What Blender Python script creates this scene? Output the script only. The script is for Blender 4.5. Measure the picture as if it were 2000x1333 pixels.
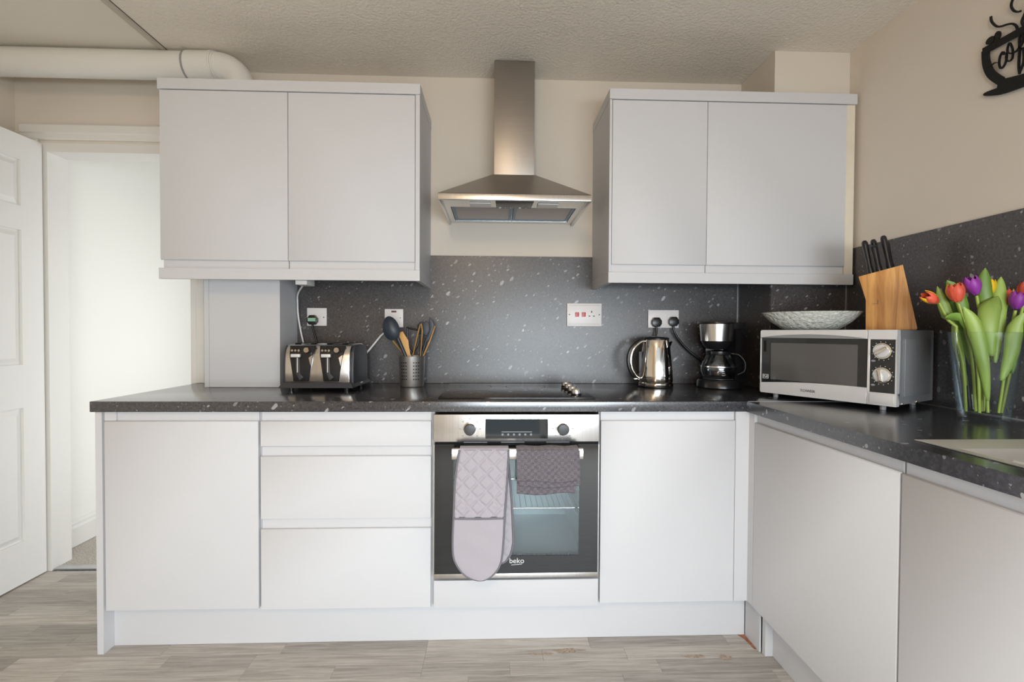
import bpy, bmesh, math, random
from mathutils import Vector, Matrix, Euler
random.seed(7)
PI = math.pi
scene = bpy.context.scene
for o in list(bpy.data.objects):
    bpy.data.objects.remove(o)
COL = scene.collection

# ------------------------------------------------------------------ camera
CAM_LOC = Vector((0.0, -2.3712, 1.1559)); FOC = 941.8
YAW, PITCH, ROLL = 0.0360, -0.0177, 0.0052
_f = Vector((math.sin(YAW)*math.cos(PITCH), math.cos(YAW)*math.cos(PITCH), math.sin(PITCH)))
_r = Vector((math.cos(YAW), -math.sin(YAW), 0)); _u = _r.cross(_f)
_r2 = math.cos(ROLL)*_r + math.sin(ROLL)*_u; _u2 = _r2.cross(_f)
cd = bpy.data.cameras.new('camera'); cd.sensor_width = 36; cd.lens = FOC*36/2000; cd.clip_start = 0.02
cam = bpy.data.objects.new('camera', cd); COL.objects.link(cam)
cam.matrix_world = Matrix(((_r2.x, _u2.x, -_f.x, CAM_LOC.x), (_r2.y, _u2.y, -_f.y, CAM_LOC.y), (_r2.z, _u2.z, -_f.z, CAM_LOC.z), (0, 0, 0, 1)))
scene.camera = cam

# ------------------------------------------------------------------ world, daylight, exposure
world = bpy.data.worlds.new('sky'); scene.world = world; world.use_nodes = True
bg = world.node_tree.nodes['Background']; bg.inputs[0].default_value = (0.80, 0.90, 1.0, 1); bg.inputs[1].default_value = 1.0
def area(name, loc, rot, sx, sy, power, color):
    l = bpy.data.lights.new(name, 'AREA'); l.shape = 'RECTANGLE'; l.size = sx; l.size_y = sy; l.energy = power; l.color = color
    o = bpy.data.objects.new(name, l); COL.objects.link(o); o.location = loc; o.rotation_euler = rot
    return o
# daylight entering through the wide window in the wall behind the camera
area('window_daylight', (0.66, -3.80, 0.95), (math.radians(35), 0, 0), 2.0, 1.5, 165, (0.87, 0.94, 1.0))
# unseen area light added to brighten the hallway wall
area('hall_added_light', (-1.15, 0.72, 0.95), (0, math.radians(90), 0), 1.7, 1.2, 10.0, (1.0, 0.985, 0.94))
scene.view_settings.view_transform = 'Standard'; scene.view_settings.look = 'None'
scene.view_settings.exposure = -0.13; scene.view_settings.gamma = 1.0
scene.view_settings.use_curve_mapping = False
try:
    scene.cycles.max_bounces = 10; scene.cycles.diffuse_bounces = 6; scene.cycles.glossy_bounces = 5
    scene.cycles.transmission_bounces = 8; scene.cycles.transparent_max_bounces = 12
    scene.cycles.caustics_reflective = False; scene.cycles.caustics_refractive = False
except Exception:
    pass

# ------------------------------------------------------------------ materials
MATS = {}
def pbr(name, col, rough=0.5, metal=0.0, bump=None, var=None, spec=None, coat=0, trans=0, ior=None, sheen=0):
    """col linear rgb; bump=(scale,strength[,stretch]); var=(scale,amount,stretch) colour variation"""
    m = bpy.data.materials.new(name); m.use_nodes = True; nt = m.node_tree; p = nt.nodes['Principled BSDF']
    p.inputs['Base Color'].default_value = (*col, 1); p.inputs['Roughness'].default_value = rough; p.inputs['Metallic'].default_value = metal
    if spec is not None: p.inputs['Specular IOR Level'].default_value = spec
    if coat: p.inputs['Coat Weight'].default_value = coat
    if trans: p.inputs['Transmission Weight'].default_value = trans
    if ior: p.inputs['IOR'].default_value = ior
    if sheen: p.inputs['Sheen Weight'].default_value = sheen
    tc = nt.nodes.new('ShaderNodeTexCoord')
    if bump:
        mp = nt.nodes.new('ShaderNodeMapping'); mp.inputs['Scale'].default_value = bump[2] if len(bump) > 2 else (1, 1, 1)
        n = nt.nodes.new('ShaderNodeTexNoise'); n.inputs['Scale'].default_value = bump[0]; n.inputs['Detail'].default_value = 4
        b = nt.nodes.new('ShaderNodeBump'); b.inputs['Strength'].default_value = bump[1]; b.inputs['Distance'].default_value = 0.01
        nt.links.new(tc.outputs['Object'], mp.inputs[0]); nt.links.new(mp.outputs[0], n.inputs['Vector'])
        nt.links.new(n.outputs[0], b.inputs['Height']); nt.links.new(b.outputs[0], p.inputs['Normal'])
    if var:
        mp = nt.nodes.new('ShaderNodeMapping'); mp.inputs['Scale'].default_value = var[2] if len(var) > 2 else (1, 1, 1)
        n = nt.nodes.new('ShaderNodeTexNoise'); n.inputs['Scale'].default_value = var[0]; n.inputs['Detail'].default_value = 5
        r = nt.nodes.new('ShaderNodeValToRGB')
        a = var[1]; r.color_ramp.elements[0].position = 0.3; r.color_ramp.elements[1].position = 0.7
        r.color_ramp.elements[0].color = (*[max(0, c*(1-a)) for c in col], 1); r.color_ramp.elements[1].color = (*[min(1, c*(1+a)) for c in col], 1)
        nt.links.new(tc.outputs['Object'], mp.inputs[0]); nt.links.new(mp.outputs[0], n.inputs['Vector'])
        nt.links.new(n.outputs[0], r.inputs[0]); nt.links.new(r.outputs[0], p.inputs['Base Color'])
    MATS[name] = m
    return m

def laminate(name, base, rough, spec=0.5):
    m = pbr(name, base, rough, spec=spec); nt = m.node_tree; p = nt.nodes['Principled BSDF']; N = nt.nodes.new; L = nt.links.new
    tc = N('ShaderNodeNewGeometry')
    def math_(op, a, b=None):
        n = N('ShaderNodeMath'); n.operation = op
        for i, v in enumerate((a, b)):
            if v is None: continue
            if hasattr(v, 'links'): L(v, n.inputs[i])
            else: n.inputs[i].default_value = v
        return n.outputs[0]
    nz = N('ShaderNodeTexNoise'); nz.inputs['Scale'].default_value = 45; nz.inputs['Detail'].default_value = 3; L(tc.outputs['Position'], nz.inputs['Vector'])
    va = N('ShaderNodeVectorMath'); va.operation = 'SCALE'; va.inputs['Scale'].default_value = 0.012; L(nz.outputs['Color'], va.inputs[0])
    ad = N('ShaderNodeVectorMath'); ad.operation = 'ADD'; L(tc.outputs['Position'], ad.inputs[0]); L(va.outputs[0], ad.inputs[1])
    def flecks(scale, rot, sc, thr, pick):
        mr = N('ShaderNodeMapping'); mr.inputs['Rotation'].default_value = rot; L(ad.outputs[0], mr.inputs[0])
        mp = N('ShaderNodeMapping'); mp.inputs['Scale'].default_value = sc; L(mr.outputs[0], mp.inputs[0])
        v = N('ShaderNodeTexVoronoi'); v.inputs['Scale'].default_value = scale; L(mp.outputs[0], v.inputs['Vector'])
        sx = N('ShaderNodeSeparateColor'); L(v.outputs['Color'], sx.inputs[0])
        size = math_('MULTIPLY', sx.outputs[1], thr)
        inside = math_('LESS_THAN', v.outputs['Distance'], size)
        chosen = math_('LESS_THAN', sx.outputs[0], pick)
        a = math_('MULTIPLY', inside, chosen)
        return math_('MULTIPLY', a, math_('ADD', math_('MULTIPLY', sx.outputs[2], 0.75), 0.25))
    f1 = flecks(36, (0.35, -0.70, 0.25), (1.15, 1.2, 0.50), 0.30, 0.30)
    f2 = flecks(62, (-0.3, -0.95, 0.5), (1.1, 1.2, 0.55), 0.33, 0.34)
    f3 = flecks(110, (0.2, 0.3, 1.9), (1, 1, 0.8), 0.30, 0.22)
    fac = math_('MAXIMUM', f1, math_('MAXIMUM', math_('MULTIPLY', f2, 0.75), math_('MULTIPLY', f3, 0.5)))
    n2 = N('ShaderNodeTexNoise'); n2.inputs['Scale'].default_value = 130; n2.inputs['Detail'].default_value = 6; L(tc.outputs['Position'], n2.inputs['Vector'])
    r = N('ShaderNodeValToRGB'); r.color_ramp.elements[0].position = 0.32; r.color_ramp.elements[1].position = 0.72
    r.color_ramp.elements[0].color = (*[c*0.62 for c in base], 1); r.color_ramp.elements[1].color = (*[c*1.6 for c in base], 1); L(n2.outputs[0], r.inputs[0])
    mx = N('ShaderNodeMix'); mx.data_type = 'RGBA'; L(fac, mx.inputs['Factor']); L(r.outputs[0], mx.inputs[6]); mx.inputs[7].default_value = (0.42, 0.42, 0.44, 1)
    L(mx.outputs[2], p.inputs['Base Color'])
    return m

def wood_mat(name, c0, c1, scale, stretch, rough=0.5, bump=0.05):
    m = pbr(name, c0, rough); nt = m.node_tree; p = nt.nodes['Principled BSDF']; N = nt.nodes.new; L = nt.links.new
    tc = N('ShaderNodeTexCoord'); oi = N('ShaderNodeObjectInfo')
    sc = N('ShaderNodeVectorMath'); sc.operation = 'SCALE'; sc.inputs[0].default_value = (13, 7, 5); L(oi.outputs['Random'], sc.inputs['Scale'])
    ad = N('ShaderNodeVectorMath'); ad.operation = 'ADD'; L(tc.outputs['Object'], ad.inputs[0]); L(sc.outputs[0], ad.inputs[1])
    mp = N('ShaderNodeMapping'); mp.inputs['Scale'].default_value = stretch; L(ad.outputs[0], mp.inputs[0])
    n = N('ShaderNodeTexNoise'); n.inputs['Scale'].default_value = scale; n.inputs['Detail'].default_value = 8; n.inputs['Roughness'].default_value = 0.62; n.inputs['Distortion'].default_value = 0.8
    L(mp.outputs[0], n.inputs['Vector'])
    r = N('ShaderNodeValToRGB'); r.color_ramp.elements[0].position = 0.33; r.color_ramp.elements[1].position = 0.68
    r.color_ramp.elements[0].color = (*c0, 1); r.color_ramp.elements[1].color = (*c1, 1); L(n.outputs[0], r.inputs[0])
    hs = N('ShaderNodeHueSaturation'); mr = N('ShaderNodeMapRange'); mr.inputs['To Min'].default_value = 0.80; mr.inputs['To Max'].default_value = 1.2
    L(oi.outputs['Random'], mr.inputs['Value']); L(mr.outputs[0], hs.inputs['Value']); L(r.outputs[0], hs.inputs['Color'])
    L(hs.outputs[0], p.inputs['Base Color'])
    b = N('ShaderNodeBump'); b.inputs['Strength'].default_value = bump; b.inputs['Distance'].default_value = 0.004
    L(n.outputs[0], b.inputs['Height']); L(b.outputs[0], p.inputs['Normal'])
    return m

def pane_mat(name, tint, refl, rough=0.02, k=1.0):
    m = bpy.data.materials.new(name); m.use_nodes = True; nt = m.node_tree; N = nt.nodes.new; L = nt.links.new
    out = nt.nodes['Material Output']; nt.nodes.remove(nt.nodes['Principled BSDF'])
    t = N('ShaderNodeBsdfTransparent'); t.inputs[0].default_value = (*tint, 1)
    g = N('ShaderNodeBsdfGlossy'); g.inputs['Roughness'].default_value = rough; g.inputs[0].default_value = (0.9, 0.95, 1, 1)
    f = N('ShaderNodeFresnel'); f.inputs[0].default_value = refl
    mx = N('ShaderNodeMixShader'); mu = N('ShaderNodeMath'); mu.operation = 'MULTIPLY'; mu.inputs[1].default_value = k; L(f.outputs[0], mu.inputs[0]); L(mu.outputs[0], mx.inputs[0]); L(t.outputs[0], mx.inputs[1]); L(g.outputs[0], mx.inputs[2]); L(mx.outputs[0], out.inputs[0])
    return m

WALLP = pbr('painted_wall', (0.715, 0.655, 0.575), 0.75, bump=(60, 0.05))
HALLP = pbr('hall_wall_paint', (0.84, 0.83, 0.79), 0.8, bump=(60, 0.04))
CEILP = pbr('stippled_ceiling', (0.80, 0.745, 0.665), 0.9, bump=(85, 0.55))
CEILS = pbr('smooth_ceiling', (0.78, 0.74, 0.66), 0.85, bump=(30, 0.05))
GLOSSW = pbr('white_gloss_paint', (0.76, 0.75, 0.72), 0.38, bump=(25, 0.03))
DOORW = pbr('door_white_grain', (0.78, 0.775, 0.75), 0.4, bump=(38, 0.12, (1, 1, 0.12)))
CABW = pbr('cabinet_white', (0.63, 0.638, 0.662), 0.5, bump=(120, 0.008), spec=0.28)
CABE = pbr('cream_filler', (0.74, 0.68, 0.56), 0.5, var=(12, 0.06))
LAMW = laminate('dark_worktop_laminate', (0.036, 0.037, 0.043), 0.21, 1.0)
LAMW.node_tree.nodes['Principled BSDF'].inputs['Coat Weight'].default_value = 0.35; LAMW.node_tree.nodes['Principled BSDF'].inputs['Coat Roughness'].default_value = 0.23
LAMS = laminate('dark_splash_laminate', (0.054, 0.050, 0.052), 0.34, 0.75)
STRIP = pbr('aluminium_strip', (0.6, 0.6, 0.62), 0.35, 0.9)
STEEL = pbr('brushed_steel', (0.40, 0.37, 0.34), 0.38, 1.0, var=(5, 0.03, (1, 1, 60)))
STEELB = pbr('bright_steel', (0.72, 0.71, 0.70), 0.25, 1.0, var=(4, 0.06, (60, 1, 1)))
CHROME = pbr('chrome', (0.82, 0.79, 0.74), 0.07, 1.0)
BLACK = pbr('black_plastic', (0.012, 0.012, 0.014), 0.28)
BLACKM = pbr('black_matt', (0.007, 0.007, 0.007), 0.55, spec=0.3)
DARKP = pbr('charcoal_plastic', (0.045, 0.046, 0.053), 0.4)
GREYP = pbr('grey_plastic', (0.30, 0.30, 0.31), 0.4)
SILVERP = pbr('silver_paint', (0.74, 0.74, 0.735), 0.36, 0.25)
POTSTEEL = pbr('satin_steel', (0.84, 0.82, 0.80), 0.42, 1.0)
SINKM = pbr('sink_steel', (0.85, 0.85, 0.84), 0.5, 0.85)
GREYMET = pbr('grey_painted_metal', (0.33, 0.34, 0.36), 0.35, 0.35)
WHITEP = pbr('white_plastic', (0.80, 0.78, 0.78), 0.35)
PRINTW = pbr('white_print', (0.8, 0.8, 0.8), 0.5)
PRINTG = pbr('grey_print', (0.25, 0.25, 0.26), 0.5)
PRINTB = pbr('dark_print', (0.03, 0.03, 0.03), 0.5)
REDP = pbr('red_switch', (0.55, 0.02, 0.02), 0.3)
GREENP = pbr('green_label', (0.28, 0.55, 0.35), 0.5)
BLKGLASS = pbr('black_glass', (0.014, 0.016, 0.018), 0.05, coat=0.3)
HOBGLASS = pbr('hob_glass', (0.014, 0.014, 0.016), 0.06)
OVENPANE = pane_mat('oven_window_glass', (0.86, 0.90, 0.91), 1.6)
MICPANE = pane_mat('microwave_window_glass', (0.80, 0.80, 0.81), 1.5, 0.08)
SCREEN = pbr('perforated_screen', (0.55, 0.55, 0.54), 0.45, 0.1, bump=(900, 0.3))
WINPANE = pane_mat('clear_window_glass', (0.95, 0.97, 0.97), 1.3)
VASEG = pane_mat('vase_glass', (0.965, 0.985, 0.98), 1.5, 0.03, 0.30)
CARAFEG = pane_mat('carafe_glass', (0.80, 0.81, 0.82), 2.1, 0.05, 0.9)
CAVITY = pbr('oven_reflection_teal', (0.64, 0.70, 0.71), 0.3)  # pale teal cavity colour stands in for the bluish reflection in the oven glass
MICCAV = pbr('microwave_cavity_grey', (0.45, 0.45, 0.45), 0.4)
NAVY = pbr('navy_silicone', (0.022, 0.032, 0.050), 0.42)
BEECH = wood_mat('beech_wood', (0.52, 0.27, 0.075), (0.72, 0.42, 0.14), 14, (1, 1, 0.15), 0.5)
BLOCKW = wood_mat('block_wood', (0.40, 0.165, 0.04), (0.74, 0.40, 0.13), 26, (1.6, 1, 0.12), 0.45)
FLOORW = wood_mat('grey_oak_laminate', (0.33, 0.295, 0.255), (0.545, 0.51, 0.47), 9, (0.55, 9, 1), 0.42, 0.05)
GROUT = pbr('dark_joint', (0.12, 0.10, 0.085), 0.7)
CARPET = pbr('beige_carpet', (0.56, 0.52, 0.47), 0.95, bump=(220, 0.9), var=(160, 0.35))
MITT = pbr('grey_cotton', (0.41, 0.385, 0.425), 0.85, bump=(300, 0.15), sheen=0.3)
PIPING = pbr('dark_grey_piping', (0.17, 0.165, 0.185), 0.85)
TOWEL = pbr('charcoal_terry', (0.155, 0.14, 0.16), 0.95, bump=(420, 0.6), var=(260, 0.3), sheen=0.4)
BOWLM = pbr('frosted_glass_bowl', (0.66, 0.67, 0.62), 0.25, bump=(70, 0.9), var=(90, 0.18))
BLUEF = pbr('blue_protective_film', (0.10, 0.20, 0.29), 0.35)
FILTER = pbr('filter_mesh', (0.50, 0.46, 0.45), 0.5, 0.7, bump=(600, 0.2))
LAMPW = pbr('lamp_diffuser', (0.72, 0.70, 0.68), 0.4)
STEM = pbr('tulip_stem', (0.32, 0.42, 0.075), 0.5)
LEAF = pbr('tulip_leaf', (0.17, 0.30, 0.045), 0.45, var=(12, 0.35, (1, 1, 0.3)))
LEAF2 = pbr('tulip_leaf_pale', (0.29, 0.42, 0.085), 0.45, var=(12, 0.3, (1, 1, 0.3)))
PURPLE = pbr('purple_petal', (0.25, 0.035, 0.30), 0.5, var=(30, 0.4, (1, 1, 0.3)))
REDPET = pbr('coral_petal', (0.66, 0.10, 0.055), 0.5, var=(40, 0.4, (1, 1, 0.3)))
YELPET = pbr('yellow_petal', (0.85, 0.52, 0.015), 0.5, var=(30, 0.2, (1, 1, 0.3)))
def checked(m, size, amount):
    nt = m.node_tree; N = nt.nodes.new; L = nt.links.new; p = nt.nodes['Principled BSDF']
    tc = N('ShaderNodeTexCoord'); mp = N('ShaderNodeMapping'); mp.inputs['Scale'].default_value = (1/size, 0, 1/size); mp.inputs['Location'].default_value = (0.1, 0.5, 0.1); L(tc.outputs['Object'], mp.inputs[0])
    ck = N('ShaderNodeTexChecker'); ck.inputs['Scale'].default_value = 1.0; L(mp.outputs[0], ck.inputs['Vector'])
    src = p.inputs['Base Color'].links[0].from_socket; hs = N('ShaderNodeHueSaturation'); mr = N('ShaderNodeMapRange')
    mr.inputs['To Min'].default_value = 1-amount; mr.inputs['To Max'].default_value = 1+amount; L(ck.outputs['Fac'], mr.inputs['Value']); L(mr.outputs[0], hs.inputs['Value']); L(src, hs.inputs['Color']); L(hs.outputs[0], p.inputs['Base Color'])
checked(TOWEL, 0.0115, 0.14)
HEM = pbr('towel_hem_shade', (0.10, 0.09, 0.105), 0.9)  # hem colour darkened to paint the shade between the towel layers
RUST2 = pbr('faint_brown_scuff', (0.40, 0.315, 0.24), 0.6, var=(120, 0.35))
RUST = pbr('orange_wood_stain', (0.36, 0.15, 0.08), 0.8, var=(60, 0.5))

# ------------------------------------------------------------------ mesh helpers
class MB:
    def __init__(s): s.v = []; s.f = []
    def add(s, vs, fs):
        b = len(s.v); s.v += [tuple(q) for q in vs]; s.f += [tuple(i+b for i in g) for g in fs]; return s
    def box(s, x0, x1, y0, y1, z0, z1):
        x0, x1 = sorted((x0, x1)); y0, y1 = sorted((y0, y1)); z0, z1 = sorted((z0, z1))
        return s.add([(x0,y0,z0),(x1,y0,z0),(x1,y1,z0),(x0,y1,z0),(x0,y0,z1),(x1,y0,z1),(x1,y1,z1),(x0,y1,z1)],
                     [(0,3,2,1),(4,5,6,7),(0,1,5,4),(1,2,6,5),(2,3,7,6),(3,0,4,7)])
    def prism(s, poly, a, b, ax):
        """poly in the two remaining axes (in xyz order), extruded from a to b along ax"""
        n = len(poly)
        def mk(p, t):
            return {'x': (t, p[0], p[1]), 'y': (p[0], t, p[1]), 'z': (p[0], p[1], t)}[ax]
        vs = [mk(p, a) for p in poly] + [mk(p, b) for p in poly]
        fs = [tuple(range(n)), tuple(range(2*n-1, n-1, -1))] + [(i, i+n, (i+1) % n+n, (i+1) % n) for i in range(n)]
        return s.add(vs, fs)
    def tube(s, pts, r, n=10, cap=True, flat=1.0):
        P = [Vector(p) for p in pts]; m = len(P); rs = r if isinstance(r, (list, tuple)) else [r]*m
        t0 = (P[1]-P[0]).normalized(); up = Vector((0, 0, 1)) if abs(t0.z) < 0.9 else Vector((1, 0, 0))
        nx = t0.cross(up).normalized(); vs = []
        for i in range(m):
            t = (P[min(i+1, m-1)]-P[max(i-1, 0)]).normalized()
            nx = (nx - t*nx.dot(t)).normalized(); ny = t.cross(nx)
            for k in range(n):
                a = 2*PI*k/n; vs.append(P[i]+nx*rs[i]*math.cos(a)+ny*rs[i]*flat*math.sin(a))
        fs = [(i*n+k, i*n+(k+1) % n, (i+1)*n+(k+1) % n, (i+1)*n+k) for i in range(m-1) for k in range(n)]
        if cap: fs += [tuple(range(n-1, -1, -1)), tuple(range((m-1)*n, m*n))]
        return s.add(vs, fs)
    def lathe(s, prof, c=(0, 0), n=32, cap=True, sx=1.0, sy=1.0):
        """prof [(r,z)...] from bottom to top"""
        vs = []
        for r, z in prof:
            for k in range(n):
                a = 2*PI*k/n; vs.append((c[0]+r*sx*math.cos(a), c[1]+r*sy*math.sin(a), z))
        m = len(prof)
        fs = [(i*n+k, i*n+(k+1) % n, (i+1)*n+(k+1) % n, (i+1)*n+k) for i in range(m-1) for k in range(n)]
        if cap:
            if prof[0][0] > 1e-5: fs.append(tuple(range(n-1, -1, -1)))
            if prof[-1][0] > 1e-5: fs.append(tuple(range((m-1)*n, m*n)))
        return s.add(vs, fs)
    def disc_y(s, cx, cz, r, y0, y1, n=28, r2=None):
        """short cylinder with its axis along y, from y0 to y1 (r at y0, r2 at y1)"""
        r2 = r if r2 is None else r2
        vs = [(cx+q*math.cos(2*PI*k/n), y, cz+q*math.sin(2*PI*k/n)) for q, y in ((r, y0), (r2, y1)) for k in range(n)]
        fs = [tuple(range(n)), tuple(range(2*n-1, n-1, -1))] + [(k, n+k, n+(k+1) % n, (k+1) % n) for k in range(n)]
        return s.add(vs, fs)
    def grid(s, fn, nu, nv, close=False):
        vs = [fn(i/nu, j/nv) for j in range(nv+1) for i in range(nu+1)]
        w = nu+1
        fs = [(j*w+i, j*w+i+1, (j+1)*w+i+1, (j+1)*w+i) for j in range(nv) for i in range(nu)]
        return s.add(vs, fs)
    def build(s, name, mat, parent=None, loc=(0, 0, 0), bevel=0, seg=2, smooth=None, thick=0, fix=True, rot=None):
        me = bpy.data.meshes.new(name); bm = bmesh.new()
        bv = [bm.verts.new(q) for q in s.v]
        for g in s.f:
            try: bm.faces.new([bv[i] for i in g])
            except ValueError: pass
        bmesh.ops.remove_doubles(bm, verts=bm.verts, dist=1e-6)
        if thick:
            bmesh.ops.recalc_face_normals(bm, faces=bm.faces)
            bmesh.ops.solidify(bm, geom=list(bm.faces), thickness=thick)
        if fix: bmesh.ops.recalc_face_normals(bm, faces=bm.faces)
        if bevel:
            es = [e for e in bm.edges if len(e.link_faces) == 2 and e.calc_face_angle(0) > 0.6]
            bmesh.ops.bevel(bm, geom=es, offset=bevel, segments=seg, profile=0.6, affect='EDGES', clamp_overlap=True)
        bm.to_mesh(me); bm.free(); me.materials.append(mat)
        if smooth is not None or bevel:
            for p in me.polygons: p.use_smooth = True
            me.set_sharp_from_angle(angle=math.radians(smooth or 40))
        o = bpy.data.objects.new(name, me); COL.objects.link(o); o.location = loc
        if rot: o.rotation_euler = rot
        if parent: o.parent = parent
        return o

def thing(name, label, cat, loc=(0, 0, 0), rotz=0.0, group=None, kind=None):
    o = bpy.data.objects.new(name, None); COL.objects.link(o); o.empty_display_size = 0.05
    o.location = loc; o.rotation_euler = (0, 0, rotz)
    return tag(o, label, cat, group, kind)
def tag(o, label, cat=None, group=None, kind=None):
    if label: o['label'] = label
    if cat: o['category'] = cat
    if group: o['group'] = group
    if kind: o['kind'] = kind
    return o
def struct(o, label=None):
    o['kind'] = 'structure'
    if label: o['label'] = label
    return o
def bx(name, mat, parent, x0, x1, y0, y1, z0, z1, bevel=0.0, **k):
    return MB().box(x0, x1, y0, y1, z0, z1).build(name, mat, parent, bevel=bevel, **k)
def copy_part(o, parent, loc=None):
    c = o.copy(); COL.objects.link(c); c.parent = parent
    if loc is not None: c.location = loc
    for ch in list(o.children): copy_part(ch, c)
    return c
def text(name, body, size, mat, parent, loc, rot, extrude=0.0004, shear=0.0, sx=1.0):
    cu = bpy.data.curves.new(name, 'FONT'); cu.body = body; cu.size = size; cu.extrude = extrude; cu.align_x = 'CENTER'; cu.align_y = 'CENTER'; cu.shear = shear
    t = bpy.data.objects.new(name, cu); COL.objects.link(t)
    dg = bpy.context.evaluated_depsgraph_get(); me = bpy.data.meshes.new_from_object(t.evaluated_get(dg))
    bpy.data.objects.remove(t); bpy.data.curves.remove(cu)
    me.materials.clear(); me.materials.append(mat)
    o = bpy.data.objects.new(name, me); COL.objects.link(o); o.location = loc; o.rotation_euler = rot; o.scale = (sx, 1, 1); o.parent = parent
    return o
def bez(pts, n=8):
    """Catmull-Rom through points"""
    P = [Vector(p) for p in pts]; out = []
    for i in range(len(P)-1):
        a, b, c, d = P[max(i-1, 0)], P[i], P[i+1], P[min(i+2, len(P)-1)]
        for k in range(n):
            t = k/n
            out.append(0.5*((2*b)+(c-a)*t+(2*a-5*b+4*c-d)*t*t+(3*b-a-3*c+d)*t**3))
    out.append(P[-1]); return out

# ------------------------------------------------------------------ dimensions of the room (metres, back wall face at y = 0)
XL, XR, YR, ZC = -2.263, 1.555, -3.75, 2.392
WT, WTH = 0.906, 0.038          # worktop top, thickness
WF = -0.632                     # worktop front
DF = -0.622                     # base door fronts
DOX0, DOX1, DOZ = -2.150, -1.440, 2.040   # door opening in the back wall
HLX = -2.235                    # hallway wall beside the door

# ------------------------------------------------------------------ walls
wb = MB()
wb.box(XL-0.1, DOX0, 0, 0.10, 0, ZC).box(DOX0, DOX1, 0, 0.10, DOZ, ZC).box(DOX1, XR+0.1, 0, 0.10, 0, ZC)
struct(wb.build('wall_back', WALLP), 'cream painted kitchen wall with doorway and extractor hood')
struct(bx('wall_left', WALLP, None, XL-0.1, XL, YR, -0.0005, 0, ZC), 'cream painted side wall behind the open door')
struct(bx('wall_right', WALLP, None, XR, XR+0.1, YR, -0.0005, 0, ZC), 'cream painted side wall with coffee cup sign')
wr = MB(); WX0, WX1, WZ0, WZ1 = -0.50, 1.50, 0.06, 2.10
wr.box(XL-0.1, WX0, YR-0.1, YR-0.0005, 0, ZC).box(WX1, XR+0.1, YR-0.1, YR-0.0005, 0, ZC).box(WX0, WX1, YR-0.1, YR-0.0005, 0, WZ0).box(WX0, WX1, YR-0.1, YR-0.0005, WZ1, ZC)
struct(wr.build('wall_rear', WALLP), 'cream painted wall with wide window')
win = thing('window_1', 'wide white framed glazed door behind the viewer', None, kind='structure')
wf = MB()
for a, b in ((WX0, WX0+0.05), (WX1-0.05, WX1), (0.47, 0.53)): wf.box(a, b, YR-0.08, YR-0.02, WZ0, WZ1)
wf.box(WX0, WX1, YR-0.08, YR-0.02, WZ0, WZ0+0.05).box(WX0, WX1, YR-0.08, YR-0.02, WZ1-0.05, WZ1)
wf.build('window_frame', GLOSSW, win)
for a, b in ((WX0+0.05, 0.47), (0.53, WX1-0.05)):
    bx('pane', WINPANE, win, a, b, YR-0.055, YR-0.049, WZ0+0.05, WZ1-0.05)
# ceiling in two boards either side of the cover strip
SX = -1.4475
ce = struct(bx('ceiling', CEILP, None, SX, XR+0.1, YR, 0.0, ZC, ZC+0.08), 'stippled grey-cream ceiling')
bx('ceiling_board', CEILS, ce, XL-0.1, SX-0.001, YR, 0.0, ZC, ZC+0.08)
st = MB().prism([(SX-0.028, ZC), (SX-0.022, ZC-0.010), (SX-0.006, ZC-0.010), (SX, ZC)], YR+0.01, -0.004, 'y')
t1 = struct(st.build('trim_1', pbr('strip_paint', (0.52, 0.475, 0.41), 0.6)), 'narrow painted cover strip across the ceiling')
bx('dark_gap', GROUT, t1, SX+0.0002, SX+0.0045, YR+0.01, -0.004, ZC-0.0012, ZC-0.0002)  # thin dark line along one edge of the cover strip

# corner boxing at the right end of the back wall
BXX, BXY = 1.217, -0.288
struct(bx('wall_boxing', WALLP, None, BXX, XR-0.0005, BXY, -0.0005, WT+0.002, ZC-0.0005), 'cream painted boxed-in corner above the wall cabinets')

# floor: laminate strips in rows along x
fl = struct(bx('floor', GROUT, None, XL-0.1, XR+0.1, YR-0.1, -0.003, -0.06, -0.004), 'grey oak laminate floor')
plank_cache = {}
def plank_mesh(L, Wd):
    key = (round(L, 3), round(Wd, 3))
    if key not in plank_cache:
        e = 0.0006; m = MB()
        m.add([(e, e, 0), (L-e, e, 0), (L-e, Wd-e, 0), (e, Wd-e, 0), (0.0, 0.0, -0.0012), (L, 0.0, -0.0012), (L, Wd, -0.0012), (0.0, Wd, -0.0012)],
              [(0, 1, 2, 3), (4, 5, 1, 0), (5, 6, 2, 1), (6, 7, 3, 2), (7, 4, 0, 3)])
        me = bpy.data.meshes.new('plank'); me.from_pydata(m.v, [], m.f); me.materials.append(FLOORW); plank_cache[key] = me
    return plank_cache[key]
rw = 0.066; rest = MB(); row = 0; y = -0.041+0.066
rng = random.Random(3)
while y-rw > YR:
    y1 = min(y, -0.004); y0 = y-rw
    x = XL-rng.choice([0.0, 0.12, 0.22, 0.34])
    while x < XR:
        L = rng.choice([0.30, 0.42, 0.52, 0.60]); xa = max(x, XL+0.001); xb = min(x+L, XR-0.001)
        if xb-xa > 0.02:
            vis = (y0 > -0.95) and (xa < -1.35 or y1 < -0.5)
            if vis:
                o = bpy.data.objects.new('plank', plank_mesh(xb-xa, y1-y0)); COL.objects.link(o); o.location = (xa, y0, 0); o.parent = fl
            else:
                rest.add([(xa, y0, 0), (xb-0.001, y0, 0), (xb-0.001, y1-0.001, 0), (xa, y1-0.001, 0)], [(0, 1, 2, 3)])
        x += L
    y -= rw; row += 1
r_ = rest.build('laminate_planks', FLOORW, fl); r_['kind'] = 'stuff'
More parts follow.
